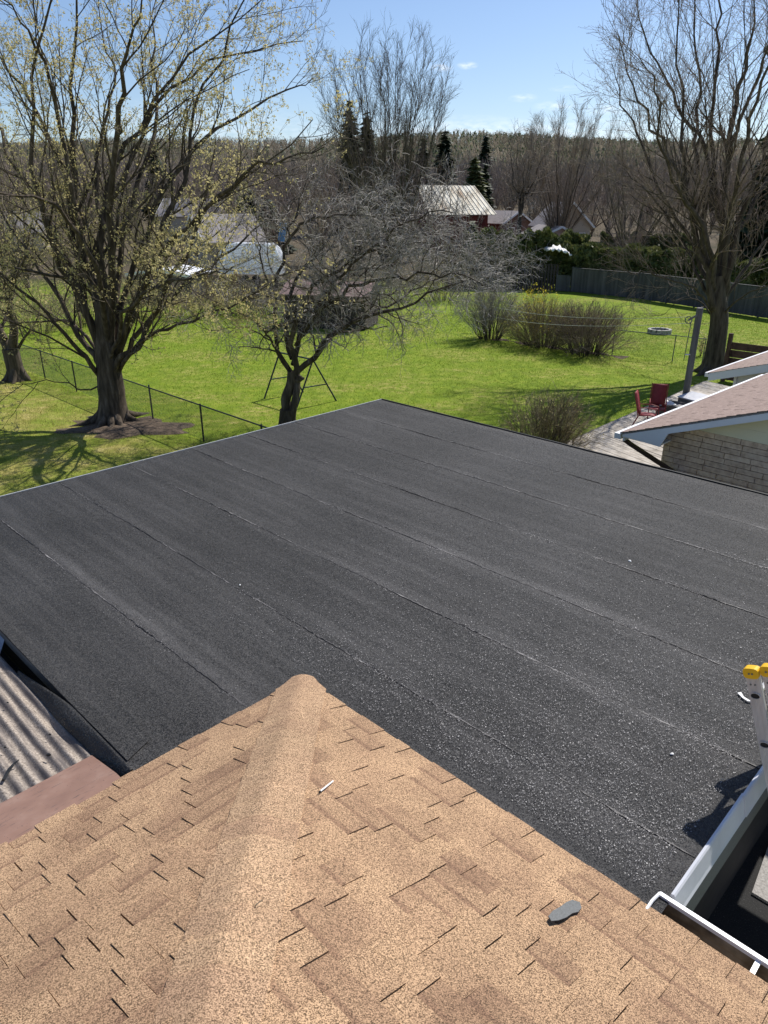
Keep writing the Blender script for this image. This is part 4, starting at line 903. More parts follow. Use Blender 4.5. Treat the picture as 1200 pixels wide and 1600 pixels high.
mb = MB(); mb.prism([(bw[0] - .95, bw[1] + .55, bw[2] - .05), (br[0] - .9, br[1], br[2] - .1), (br[0] - 1.2, br[1] + 5, bw[2] - .05)], (-.1, 0, 0)); mb.prism([(bl[0] + .45, bl[1] + .55, bw[2] - .05), (brl[0] + .5, brl[1], brl[2] - .1), (brl[0], brl[1] + 5, bw[2] - .05)], (.1, 0, 0)); mb.build('gable', MT['barn_red'], barn)

hp = at(893, 363, 84.0); 
simple_house(np.array([hp[0] - 2.4, hp[1], 1.0]), -8, 4.6, 6, 3.0, 2.2, 'beige_house', 'beige gabled house behind the vase-shaped bare tree, with lower pinkish side wing', 'house_beige', 'grey_roof', wins=(('v0', 3.2, 4.0, 1.3, 2.1),))
hq = at(850, 363, 80.0)
simple_house(np.array([hq[0] - .2, hq[1], 1.0]), -10, 4.0, 6, 2.0, .9, 'pink_annexe', 'low pinkish flat-fronted annexe at the foot of the vase-shaped tree', 'house_pink', 'grey_roof', wins=())
hq = at(785, 365, 92.0)
simple_house(np.array([hq[0], hq[1], 1.0]), -30, 4.2, 5, 3.0, 1.2, 'brick_house', 'dark brick house with pale roof edge right of the red barn', 'brick_house', 'grey_roof', wins=(('v0', .9, 1.7, 1.5, 2.4),))
hq = at(905, 392, 66.0)
simple_house(np.array([hq[0], hq[1], 0.0]), 70, 3.4, 4.5, 1.5, .9, 'dark_roofed_shed', 'low shed with near black roof and pale ridge between the two hedges', 'shed_wall', 'dark_cover', cat='shed')
# left background: grey roofed house, camper, sheds
hq = at(292, 395, 78.0)
simple_house(np.array([hq[0], hq[1], 0]), 55, 5.4, 6, 2.9, 2.2, 'grey_roof_house', 'house with broad grey shingle roof seen through the leafing maple', 'house_beige', 'grey_roof', wins=(('v0', 2, 3.2, 1.3, 2.3), ('u0', 2, 3.2, 1.3, 2.3)))
hq = at(60, 400, 96.0)
simple_house(np.array([hq[0] - 6, hq[1], 0]), 80, 6, 8, 3.1, 2.0, 'far_left_house', 'house with grey roof farthest left behind the leafing maple', 'house_beige', 'grey_roof', wins=(('v0', 2, 3.2, 1.3, 2.3),))
hq = at(330, 300, 110.0)
simple_house(np.array([hq[0] - 5, hq[1], 1.5]), 100, 6, 8, 3.1, 2.0, 'upper_left_house', 'more distant grey roofed house above the nearer one on the left', 'house_beige', 'grey_roof', wins=(('v0', 2, 3.2, 1.3, 2.3),))
hq = at(205, 448, 52.0)
simple_house(np.array([hq[0], hq[1], 0]), 15, 4.6, 3.2, 1.75, .35, 'grey_shed', 'grey shed with almost white low roof behind the leafing maple', 'fence_grey', 'white_metal', cat='shed', over=.2)
# white camper with rounded top
cp0 = at(350, 428, 66.0); cpl = np.linalg.norm(at(446, 428, 66.0) - cp0); Fc = frame((cp0[0], cp0[1], 0), 92)
camp = thing('covered_camper', (cp0[0] + 2, cp0[1], 0), 'white rounded camper trailer under a pale cover behind the brown fence', 'camper')
prof = [(0, .7), (0.02, 1.65), (.25, 2.45), (.75, 2.95), (1.4, 3.15), (cpl - .9, 3.08), (cpl - .35, 2.8), (cpl - .05, 2.1), (cpl, .7)]
mb = MB(); mb.prism(Fc(np.array([(0, y, z) for y, z in prof])), Fc(np.array([(2.1, 0, 0)]))[0] - Fc(np.array([(0, 0, 0)]))[0]); mb.build('body', MT['white_fab'], camp)
for x in (1.5, 2.7, 3.9, 4.7):
    mb = MB(); mb.tube(Fc(np.array([(-.02, x, .7), (-.02, x, 2.6), (0.0, x + .05, 2.76), (2.1, x, 2.8)])) if False else Fc(np.array([(2.12, x, .7), (2.12, x, 2.95), (1.9, x, 3.14), (.2, x, 3.14)])), .025, 6); mb.build('cover_seam', MT['fascia_metal'], camp)
for x in (2.3, 3.2):
    mb = MB(); c_ = Fc(np.array([(2.0, x, .33)]))[0]; mb.tube([c_, c_ + (Fc(np.array([(.2, x, .33)]))[0] - Fc(np.array([(0, x, .33)]))[0])], .33, 16); mb.build('wheel', MT['black'], camp)
# cedar board screen in front of the camper
p0 = on(318, 468); p1 = on(378, 466); boardfence(p0, p1, 1.6, 'cedar_screen', 'orange-brown board screen in front of the white camper', MT['orange_wood'], bw=.16)
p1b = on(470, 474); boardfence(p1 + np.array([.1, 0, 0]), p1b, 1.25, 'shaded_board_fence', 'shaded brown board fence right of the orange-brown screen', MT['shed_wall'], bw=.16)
# blue slide
bp = at(434, 378, 60.0); mb = MB(); mb.prism([bp, bp + (.45, 0, 0), bp + (.75, 0, 1.3), bp + (.25, 0, 1.4)], (0, .5, 0)); tag(mb.build('play_slide', MT['blue']), 'blue plastic slide standing above the white camper', 'slide')
# white tarp heap on the hedge and far little things
tc = at(872, 391, 58.8); mb = MB(); P = []; 
for i in range(12):
    for j in range(9):
        th = i / 11 * math.pi; x = -.9 + 1.8 * i / 11; y = (j / 8 - .5) * 1.6; P.append(tc + (x, y, (.36 + .12 * math.sin(j * 1.9)) * math.sin(th) ** .7 * math.cos((j / 8 - .5) * 2.2) - .38 * i / 11 + .11 * math.sin(i * 2.3 + j * 1.7)))
id_ = np.arange(108).reshape(12, 9); mb.add(np.array(P), np.stack([id_[:-1, :-1], id_[:-1, 1:], id_[1:, 1:], id_[1:, :-1]], -1).reshape(-1, 4)); o = mb.build('white_tarp', MT['paper'], smooth=True); o.modifiers.new('t', 'SOLIDIFY').thickness = .04
tag(o, 'crumpled white tarp lying over the dark cedar hedge', 'tarp')
bn = on(1172, 465); bn = at(1172, 418, 60.0); mb = MB(); Fb_ = frame((bn[0], bn[1], 0), 20); mb.prism(Fb_(np.array([(-.7, -.5, 0), (.7, -.5, 0), (.7, .5, 0), (-.7, .5, 0)])), (0, 0, 3.2)); mb.box(-.8, .8, -.6, .6, 3.2, 3.4, Fb_); tag(mb.build('green_play_tower', MT['green_plastic']), 'dark green play tower half hidden right of the big bare tree', 'play tower')

# ------------------------------------------------------------------ vegetation
def grow(P, Rr, m, t0, t1, ang, length, N, wob, up, rfac=.5, minr=.003, angv=.25, lv=.3, taper=.35, lenfall=.45, droop=0., out=None, rg=rng):
    B, Np, _ = P.shape
    m = np.full(B, m) if np.isscalar(m) else m
    idx = np.repeat(np.arange(B), m)
    n_ = len(idx)
    if n_ == 0: return np.zeros((0, N, 3)), np.zeros((0, N)), idx
    # stratified positions
    order = np.concatenate([np.arange(k) for k in m]); tot = np.repeat(m, m)
    t = t0 + (t1 - t0) * (order + rg.random(n_)) / tot
    f = t * (Np - 1); i0 = np.minimum(f.astype(int), Np - 2); fr = (f - i0)[:, None]
    p = P[idx, i0] * (1 - fr) + P[idx, i0 + 1] * fr
    T = P[idx, i0 + 1] - P[idx, i0]; T /= np.linalg.norm(T, axis=1, keepdims=True) + 1e-9
    rad = Rr[idx, i0] * (1 - fr[:, 0]) + Rr[idx, i0 + 1] * fr[:, 0]
    r0 = np.maximum(rad * rfac * rg.uniform(.75, 1.15, n_), minr)
    rv = rg.normal(size=(n_, 3)); rv -= (rv * T).sum(1, keepdims=True) * T; rv /= np.linalg.norm(rv, axis=1, keepdims=True)
    if out is not None: rv[:, 2] += out; rv -= (rv * T).sum(1, keepdims=True) * T; rv /= np.linalg.norm(rv, axis=1, keepdims=True) + 1e-9
    th = ang * (1 + angv * rg.normal(size=n_))[:, None]
    d = np.cos(th) * T + np.sin(th) * rv
    L_ = (length if np.isscalar(length) else length[idx]) * (1 - lenfall * t) * (1 + lv * rg.normal(size=n_)).clip(.35, 1.8)
    out_ = np.zeros((n_, N, 3)); out_[:, 0] = p
    st = (L_ / (N - 1))[:, None]
    for i in range(1, N):
        d = d + wob * rg.normal(size=(n_, 3)); d[:, 2] += up - droop * i / N
        d /= np.linalg.norm(d, axis=1, keepdims=True); out_[:, i] = out_[:, i - 1] + d * st
    RR = r0[:, None] * np.linspace(1, taper, N)[None]
    return out_, RR, idx
def resample(pts, N):
    pts = np.asarray(pts, float); 
    # catmull-rom smoothing
    n_ = len(pts); res = []
    ext = np.vstack([2 * pts[0] - pts[1], pts, 2 * pts[-1] - pts[-2]])
    for u in np.linspace(0, n_ - 1, N):
        i = min(int(u), n_ - 2); t = u - i; p0, p1, p2, p3 = ext[i], ext[i + 1], ext[i + 2], ext[i + 3]
        res.append(.5 * ((2 * p1) + (-p0 + p2) * t + (2 * p0 - 5 * p1 + 4 * p2 - p3) * t * t + (-p0 + 3 * p1 - 3 * p2 + p3) * t ** 3))
    return np.array(res)
def limbset(specs, N=14):
    """specs: list of (pts Nx3, r0, r1)"""
    P = np.array([resample(p, N) for p, _, _ in specs]); Rr = np.array([np.linspace(a ** .8, b ** .8, N) ** 1.25 for _, a, b in specs])
    L_ = np.linalg.norm(np.diff(P, axis=1), axis=2).sum(1)
    return P, Rr, L_
def pxl(pts, Y0, dY):      # sight-line polyline with depth sliding from Y0 to Y0+dY
    n_ = len(pts); return [at(x, y, Y0 + dY * (i / (n_ - 1)) ** 1.0) for i, (x, y) in enumerate(pts)]
def leaves(P, idxs, per, size, spread, rg=rng, flat=.0):
    """small 2-quad leaf clusters around the tips"""
    n_ = len(P) * per; c = np.repeat(P, per, 0) + rg.normal(size=(n_, 3)) * spread
    a = rg.normal(size=(n_, 3)); a /= np.linalg.norm(a, axis=1, keepdims=True); b = rg.normal(size=(n_, 3)); b -= (b * a).sum(1, keepdims=True) * a; b /= np.linalg.norm(b, axis=1, keepdims=True)
    s = (size * rg.uniform(.5, 1.3, n_))[:, None]
    V = np.stack([c - a * s, c + b * s * .5, c + a * s, c - b * s * .5], 1).reshape(-1, 3)
    return V, np.arange(n_ * 4).reshape(-1, 4)

def tree_out(t, trunk, limbs, twigs, barkm, twigm, leaf=None, leafm=None, leafname='leaves'):
    mb = MB()
    for P, Rr, k in trunk: v, f = tubes(P, Rr, k); mb.add(v, f)
    mb.build('trunk', barkm, t, smooth=True)
    if limbs:
        mb = MB()
        for P, Rr, k in limbs: v, f = tubes(P, Rr, k); mb.add(v, f)
        mb.build('limbs', barkm, t, smooth=True)
    if twigs:
        mb = MB()
        for P, Rr, k in twigs: v, f = tubes(P, Rr, k); mb.add(v, f)
        tag(mb.build('crown', twigm, t, smooth=False), kind='stuff')
    if leaf is not None: mb = MB(); mb.add(*leaf); tag(mb.build(leafname, leafm, t), kind='stuff')

def trunk_flare(base, pts, r_base, r_top, N=14, flare=1.55):
    P = resample([base] + pts, N); Rr = np.linspace(r_base, r_top, N); Rr = Rr * (1 + (flare - 1) * np.exp(-np.arange(N) / 1.3)); return P[None], Rr[None]
def root_tubes(base, r, n_, L_=.9):
    out_ = []
    for i in range(n_):
        a_ = i * 2 * math.pi / n_ + rng.uniform(-.3, .3); d = np.array([math.cos(a_), math.sin(a_), 0]); l = L_ * rng.uniform(.7, 1.2)
        out_.append([base + d * r * .35 + (0, 0, .55), base + d * r * .95 + (0, 0, .22), base + d * (r + l * .45) + (0, 0, .03), base + d * (r + l) + (0, 0, -.07)])
    P = np.array([resample(p, 8) for p in out_]); Rr = np.tile(np.linspace(.17, .05, 8), (n_, 1)); return P, Rr, 8

# --- big leafing maple on the left
B0 = on(178, 660); Y0 = B0[1]
maple = thing('leafing_maple', B0, 'huge spreading maple with fresh yellow-green leaves left of the flat roof', 'tree')
P, Rr = trunk_flare(B0, [at(175, 620, Y0), at(171, 585, Y0), at(166, 548, Y0), at(163, 515, Y0), at(160, 470, Y0)], .42, .22, 16, 1.35); Rr[0, 4:11] *= 1.08
mt = [(P, Rr, 20), root_tubes(B0, .46, 9)]
def Lm(pts, dY, r0, r1=.018): return (pxl(pts, Y0, dY), r0, r1)
S = [
 Lm([(182, 590), (187, 563), (213, 543), (232, 515), (247, 483), (267, 433), (287, 390), (320, 335), (372, 290), (430, 245), (492, 190)], -2.5, .17),
 Lm([(174, 575), (168, 500), (162, 440), (158, 380), (165, 300), (190, 240), (220, 200), (240, 155), (280, 100), (340, 52), (410, 0)], 1.5, .24),
 Lm([(168, 575), (158, 500), (138, 430), (121, 340), (116, 270), (112, 200), (117, 100), (121, 0), (128, -90)], .8, .26),
 Lm([(162, 575), (140, 500), (112, 440), (80, 370), (58, 290), (48, 190), (54, 90), (75, 0), (92, -80)], -1.5, .19),
 Lm([(160, 575), (140, 545), (100, 480), (55, 410), (10, 340), (-45, 250), (-85, 170)], 2.5, .17),
 Lm([(158, 590), (135, 560), (105, 525), (62, 480), (18, 440), (-50, 400), (-120, 370)], -2.5, .13),
 Lm([(160, 560), (130, 440), (103, 290), (62, 188), (30, 128), (-5, 88), (-40, 40)], 3.0, .17),
 Lm([(128, 400), (108, 265), (76, 122), (58, 72), (30, 28), (0, -10)], -2.0, .12),
 Lm([(172, 560), (174, 430), (172, 300), (190, 190), (193, 100), (214, 45), (222, -30)], -3.5, .20),
 Lm([(165, 360), (150, 260), (168, 180), (178, 110), (160, 60), (150, -20)], 3, .10),
 Lm([(182, 560), (213, 480), (246, 405), (264, 325), (290, 262), (302, 180), (332, 100), (378, 5), (400, -60)], 3.2, .19),
 Lm([(186, 580), (200, 556), (240, 522), (290, 505), (340, 485), (395, 462), (430, 440)], -3.2, .11),
 Lm([(184, 570), (226, 505), (290, 440), (350, 398), (410, 352), (470, 300)], 3.5, .14),
 Lm([(180, 560), (225, 440), (290, 352), (365, 285), (440, 245), (508, 235)], -4.0, .16),
 Lm([(176, 560), (200, 450), (235, 330), (300, 240), (380, 180), (450, 140), (490, 125)], 4.5, .17),
 Lm([(170, 560), (150, 470), (160, 350), (205, 240), (260, 150), (330, 95), (420, 70), (470, 60)], 5.0, .16),
 Lm([(168, 560), (160, 480), (140, 400), (100, 330), (60, 310), (0, 300), (-60, 280)], -5.0, .15),
 Lm([(170, 570), (190, 500), (225, 460), (270, 440), (320, 430), (360, 420)], -5.0, .11),
 Lm([(165, 570), (120, 510), (80, 500), (30, 505), (-30, 520)], 3.0, .10),
 Lm([(172, 560), (185, 400), (230, 250), (250, 150), (235, 60), (240, -40)], 6.0, .17),
 Lm([(164, 560), (100, 400), (20, 250), (-40, 150), (-90, 80)], 5.0, .16),
 Lm([(160, 600), (130, 610), (110, 600), (70, 595), (30, 600), (0, 598)], -2.0, .045, .008),
]
P1, R1, L1 = limbset(S, 18); R1 *= .62; P1[:, 1:] += rng.normal(size=P1[:, 1:].shape) * .0055 * L1[:, None, None]
P2, R2, _ = grow(P1, R1, np.maximum((L1 * 1.25).astype(int), 3), .14, 1.0, .55, 2.9, 9, .10, .04, .48, .011, lenfall=.45)
P3, R3, _ = grow(P2, R2, 7, .12, 1.0, .60, 1.1, 6, .13, .03, .5, .0055, lenfall=.4)
P4, R4, _ = grow(P3, R3, 5, .15, 1.0, .65, .46, 4, .16, .03, .6, .0034, taper=.6)
lv_t = np.concatenate([P4[:, -1], P4[rng.random(len(P4)) < .45, 2], P3[:, -1]])
# leaves come out in loose patches
pn = np.sin(lv_t[:, 0] * 1.1) + np.sin(lv_t[:, 1] * .9 + 1) + np.sin(lv_t[:, 2] * 1.3 + 2) + rng.normal(size=len(lv_t)) * .8
lv_t = lv_t[pn > -.9]
tree_out(maple, mt, [(P1, R1, 10), (P2, R2, 5)], [(P3, R3, 4), (P4, R4, 3)], MT['bark_dark'], MT['twig_dark'], leaves(lv_t, None, 5, .036, .040), MT['bud'])

# --- big bare tree on the right
B0 = on(1113, 583); Y0 = B0[1]
bare = thing('bare_maple', B0, 'tall bare many-limbed tree rising behind the neighbouring house on the right', 'tree')
P, Rr = trunk_flare(B0, [at(1118, 545, Y0), at(1124, 500, Y0), at(1121, 462, Y0), at(1122, 430, Y0)], .37, .30, 14, 1.5)
mt = [(P, Rr, 18), root_tubes(B0, .42, 7, .6)]
S = [
 Lm([(1122, 490), (1108, 445), (1095, 384), (1083, 331), (1074, 290), (1066, 238), (1064, 150), (1062, 60), (1060, -60)], -1.0, .22),
 Lm([(1122, 490), (1126, 420), (1129, 350), (1131, 280), (1138, 220), (1150, 150), (1165, 90), (1175, 40), (1188, -60)], .5, .28),
 Lm([(1112, 330), (1105, 240), (1070, 185), (1040, 125), (1015, 75), (992, 10)], 1.5, .13),
 Lm([(1118, 470), (1105, 400), (1088, 350), (1052, 255), (1020, 190), (986, 130), (966, 60)], -2.0, .15),
 Lm([(1126, 470), (1140, 410), (1162, 330), (1187, 260), (1203, 200), (1225, 100), (1235, 0)], -1.5, .19),
 Lm([(1128, 480), (1150, 440), (1180, 395), (1225, 350), (1280, 310)], 1.5, .13),
 Lm([(1116, 480), (1085, 420), (1050, 350), (1010, 300), (972, 262)], 2.0, .11),
 Lm([(1114, 490), (1090, 455), (1050, 438), (1008, 425), (985, 430)], -2.5, .07),
 Lm([(1128, 350), (1112, 230), (1118, 120), (1124, 0), (1120, -80)], 2.5, .14),
 Lm([(1137, 240), (1165, 170), (1195, 90), (1215, 10)], -1.5, .11),
 Lm([(1118, 470), (1100, 330), (1085, 230), (1095, 130), (1085, 40), (1090, -50)], 4.0, .16),
 Lm([(1122, 480), (1080, 380), (1030, 300), (1000, 220), (975, 170), (955, 100)], 4.0, .14),
 Lm([(1124, 480), (1150, 380), (1200, 280), (1250, 200), (1290, 120)], 3.5, .17),
 Lm([(1126, 470), (1140, 350), (1155, 250), (1185, 150), (1205, 60), (1210, -40)], -4.0, .16),
 Lm([(1126, 500), (1150, 470), (1190, 450), (1240, 445)], -2.5, .06),
 Lm([(1118, 500), (1092, 470), (1060, 470), (1040, 490)], 1.5, .045, .01),
 Lm([(1120, 470), (1105, 370), (1060, 300), (1035, 230), (1030, 150), (1000, 90)], -4.5, .14),
]
P1, R1, L1 = limbset(S, 18); R1 *= .72; P1[:, 1:] += rng.normal(size=P1[:, 1:].shape) * .006 * L1[:, None, None]
P2, R2, _ = grow(P1, R1, np.maximum((L1 * 1.7).astype(int), 4), .15, 1.0, .50, 3.0, 9, .09, .055, .38, .010, lenfall=.45)
P3, R3, _ = grow(P2, R2, 8, .12, 1.0, .52, 1.3, 6, .12, .04, .55, .006, lenfall=.4)
P4, R4, _ = grow(P3, R3, 5, .15, 1.0, .6, .6, 4, .15, .03, .6, .0042, taper=.6)
lv_t = P4[rng.random(len(P4)) < .5, -1]
tree_out(bare, mt, [(P1, R1, 10), (P2, R2, 5)], [(P3, R3, 4), (P4, R4, 3)], MT['bark_grey'], MT['twig_brown'], leaves(lv_t, None, 2, .022, .02), MT['bud_red'], 'buds')

# --- twisted fruit tree in the middle
B0 = on(450, 668); Y0 = B0[1]
fruit = thing('twisted_fruit_tree', B0, 'old twisted fruit tree with silvery tangled drooping twigs at the flat roof corner', 'tree')
P, Rr = trunk_flare(B0, [at(448, 640, Y0), at(447, 622, Y0), at(455, 600, Y0), at(457, 580, Y0)], .15, .15, 14, 1.25)
Pb, Rb = trunk_flare(B0 + (.1, 0, 0), [at(458, 640, Y0 - .1), at(463, 615, Y0 - .1), at(464, 595, Y0), at(463, 580, Y0)], .11, .105, 12, 1.1)
mt = [(P, Rr, 12), (Pb, Rb, 10), root_tubes(B0, .16, 5, .3)]
S = [
 Lm([(456, 592), (451, 580), (434, 552), (430, 512), (434, 440), (444, 400), (451, 366), (462, 336), (467, 306), (478, 285)], .6, .12, .02),
 Lm([(459, 590), (459, 569), (457, 512), (474, 475), (500, 437), (560, 402), (620, 385), (680, 380)], -1.2, .14, .02),
 Lm([(463, 595), (464, 585), (489, 561), (515, 531), (545, 509), (575, 492), (612, 484), (650, 472), (710, 448), (770, 430)], -1.5, .15, .02),
 Lm([(449, 380), (474, 347), (507, 338), (560, 338), (620, 345), (680, 352)], -.8, .06, .015),
 Lm([(498, 440), (545, 400), (600, 372), (660, 362), (730, 385), (780, 405)], 1.8, .08, .015),
 Lm([(458, 570), (470, 520), (520, 450), (570, 420), (650, 410), (730, 415), (800, 425)], 3.0, .11, .02),
 Lm([(456, 560), (445, 500), (470, 420), (520, 370), (560, 330), (600, 310)], 2.5, .10, .02),
 Lm([(452, 575), (420, 530), (400, 500), (385, 470), (375, 440)], -1.5, .06, .012),
 Lm([(440, 470), (415, 430), (408, 390), (400, 360), (405, 320)], 1.0, .05, .012),
 Lm([(436, 545), (405, 520), (380, 512), (350, 515), (320, 520)], -1.0, .035, .008),
 Lm([(470, 520), (520, 470), (580, 440), (640, 430), (700, 430), (750, 440)], -3.0, .09, .018),
 Lm([(462, 540), (500, 480), (530, 430), (590, 380), (650, 340), (700, 330)], -2.5, .08, .018),
 Lm([(575, 492), (620, 470), (680, 440), (740, 405), (800, 420)], 2.5, .05, .012),
 Lm([(466, 530), (520, 480), (560, 470), (600, 462), (650, 440), (690, 410)], 4.2, .08, .015),
]
P1, R1, L1 = limbset(S, 18); R1 *= .72; P1[:, 1:] += rng.normal(size=P1[:, 1:].shape) * .009 * L1[:, None, None]
P2, R2, _ = grow(P1, R1, np.maximum((L1 * 3.5).astype(int), 5), .22, 1.0, 1.05, 1.5, 9, .20, .035, .5, .009, lenfall=.3, droop=.13, out=.5)
P3, R3, _ = grow(P2, R2, 10, .1, 1.0, 1.0, .75, 7, .26, .01, .55, .0055, lenfall=.3, droop=.14)
P4, R4, _ = grow(P3, R3, 5, .1, 1.0, .9, .34, 4, .24, -.01, .65, .0042, taper=.7, droop=.1)
tree_out(fruit, mt, [(P1, R1, 9), (P2, R2, 5)], [(P3, R3, 4), (P4, R4, 3)], MT['bark_dark'], MT['twig_silver'])

# --- small trunk at the far left edge
B0 = on(28, 594); Y0 = B0[1]
lt = thing('left_edge_tree', B0, 'leafing tree with forked leaning trunk at the left picture edge beside the chain-link fence', 'tree')
P, Rr = trunk_flare(B0, [at(22, 570, Y0), at(16, 545, Y0)], .30, .30, 10, 1.4)
S = [Lm([(18, 555), (2, 525), (-20, 490), (-50, 440), (-80, 380)], .5, .2), Lm([(18, 552), (22, 510), (12, 470), (5, 420), (-5, 350), (-20, 260)], -.5, .19), Lm([(28, 545), (38, 528), (52, 510), (60, 490), (65, 460)], -.6, .06, .012), Lm([(8, 530), (-20, 470), (-10, 420), (15, 380), (30, 330)], 2.0, .12), Lm([(14, 470), (22, 440), (40, 400), (48, 350)], -1.5, .06)]
P1, R1, L1 = limbset(S, 14)
P2, R2, _ = grow(P1, R1, np.maximum((L1 * 1.8).astype(int), 4), .2, 1.0, .7, 2.2, 8, .12, .03, .5, .01)
P3, R3, _ = grow(P2, R2, 7, .15, 1.0, .6, .9, 5, .13, .02, .55, .006)
P4, R4, _ = grow(P3, R3, 5, .15, 1.0, .6, .4, 4, .16, .02, .6, .004, taper=.6)
tree_out(lt, [(P, Rr, 12), root_tubes(B0, .3, 5, .4)], [(P1, R1, 9), (P2, R2, 5)], [(P3, R3, 4), (P4, R4, 3)], MT['bark_grey'], MT['twig_dark'], leaves(P4[rng.random(len(P4)) < .7, -1], None, 2, .03, .04), MT['bud'])

# --- background bare trees, generic by shape
def baretree(name, base, h, spread, n_l, label, seed, stems=1, mat='twig_far', bark='bark_grey', vase=.35, m2=8, m3=6, m4=3, cat='tree', trunkh=.14, group=None, r0=None, lean=0., minr=.010, leaf=None):
    rg = np.random.default_rng(seed); base = np.asarray(base, float); t = thing(name, base, label, cat, group); r0 = r0 or h * .018
    S = []
    th = h * trunkh
    for i in range(n_l):
        a_ = i * 2.4 + rg.uniform(-.4, .4); rr_ = spread * math.sqrt((i + .5) / n_l) * rg.uniform(.8, 1.1)
        hh = h * (1 - .30 * (rr_ / spread) ** 2) * rg.uniform(.88, 1.02); d = np.array([math.cos(a_), math.sin(a_), 0])
        p = [base + (0, 0, th * .6), base + d * rr_ * .10 + (0, 0, th * 1.4), base + d * rr_ * .42 + (0, 0, th + (hh - th) * .38), base + d * rr_ * .78 + (0, 0, th + (hh - th) * .72), base + d * rr_ + (lean * h, 0, hh)]
        S.append((p, r0 * rg.uniform(.5, .7), .012))
    P1, R1, L1 = limbset(S, 12); P1[:, 2:] += rg.normal(size=P1[:, 2:].shape) * h * .006
    P2, R2, _ = grow(P1, R1, m2, .18, 1.0, vase, h * .20, 7, .07, .06, .5, minr * 1.5, rg=rg)
    P3, R3, _ = grow(P2, R2, m3, .15, 1.0, vase * 1.1, h * .085, 5, .10, .04, .55, minr, rg=rg)
    tw = [(P2, R2, 4), (P3, R3, 3)]
    if m4: P4, R4, _ = grow(P3, R3, m4, .2, 1.0, .5, h * .04, 3, .12, .03, .6, minr * .7, rg=rg); tw.append((P4, R4, 3))
    TP = np.array([base - (0, 0, .3), base + (0, 0, th * .5), base + (0, 0, th * 1.2)])[None]; TR = np.array([[r0 * 1.2, r0, r0 * .8]])
    tree_out(t, [(TP, TR, 8)], [(P1, R1, 6)], tw, MT[bark], MT[mat], leaves(P3[rg.random(len(P3)) < .5, -1], None, 2, .05, .06, rg=rg) if leaf else None, MT['bud'] if leaf else None)
    return t
def gbase(x, y, Y): p = at(x, y, Y); return np.array([p[0], p[1], float(gz(p[0], Y))])
def topz(y, Y): return at(600, y, Y)[2]
b = gbase(607, 330, 62.); baretree('tall_bare_tree', b, topz(58, 62.) - b[2], 5.6, 30, 'tall bare upright tree with narrow fan crown in the middle of the skyline', 11, mat='twig_mid', m2=13, m3=9, m4=4, vase=.42, trunkh=.06, minr=.011, r0=.17)
b = gbase(873, 360, 82.); baretree('vase_tree', b, topz(163, 82.) - b[2], 5.2, 22, 'bare tree with regular vase-shaped crown right of the red barn', 12, mat='twig_far', m2=12, m3=9, m4=5, vase=.36, trunkh=.10, minr=.011, r0=.15)
b = gbase(811, 360, 78.); baretree('slender_bare_tree', b, topz(190, 78.) - b[2], 2.8, 9, 'slender bare tree with single straight stem between barn and vase-shaped tree', 13, mat='twig_far', m2=12, m3=8, m4=4, vase=.8, trunkh=.35, minr=.014)
b = gbase(920, 350, 88.); baretree('low_branching_tree', b, 8.5, 4.5, 8, 'low dark wide-branching bare tree right of the vase-shaped tree', 14, mat='twig_far', m2=9, m3=7, m4=3, vase=.6, trunkh=.2, minr=.015)
b = gbase(985, 380, 66.); baretree('reddish_bare_tree', b, topz(225, 66.) - b[2], 5.5, 12, 'reddish twiggy bare tree filling the gap left of the tall right-hand tree', 15, mat='twig_brown', m2=10, m3=8, m4=5, vase=.5, trunkh=.1, minr=.013)
b = gbase(1050, 370, 72.); baretree('reddish_bare_tree', b, topz(250, 72.) - b[2], 5.5, 12, 'reddish twiggy bare tree directly behind the limbs of the tall right-hand tree', 16, mat='twig_brown', m2=9, m3=7, m4=4, vase=.5, trunkh=.1, minr=.015)
b = gbase(1160, 370, 75.); baretree('reddish_bare_tree', b, topz(240, 75.) - b[2], 6, 12, 'bare brown tree at the right picture edge behind the board fence', 17, mat='twig_brown', m2=9, m3=7, m4=4, vase=.5, trunkh=.1, minr=.015)
b = gbase(560, 360, 70.); baretree('brown_bushy_tree', b, topz(235, 70.) - b[2], 5.5, 13, 'dense brown bare tree left of the tall skyline tree', 18, mat='twig_brown', m2=10, m3=8, m4=4, vase=.55, trunkh=.08, minr=.015)
b = gbase(500, 370, 76.); baretree('brown_bushy_tree', b, topz(255, 76.) - b[2], 5.5, 13, 'dense brown bare tree behind the leafy maple branches', 19, mat='twig_brown', m2=10, m3=8, m4=4, vase=.55, trunkh=.08, minr=.015)
b = gbase(640, 340, 78.); baretree('brown_bushy_tree', b, topz(240, 78.) - b[2], 4.5, 12, 'dense brown bare tree just left of the red barn roof', 20, mat='twig_brown', m2=9, m3=8, m4=4, vase=.55, trunkh=.08, minr=.015)

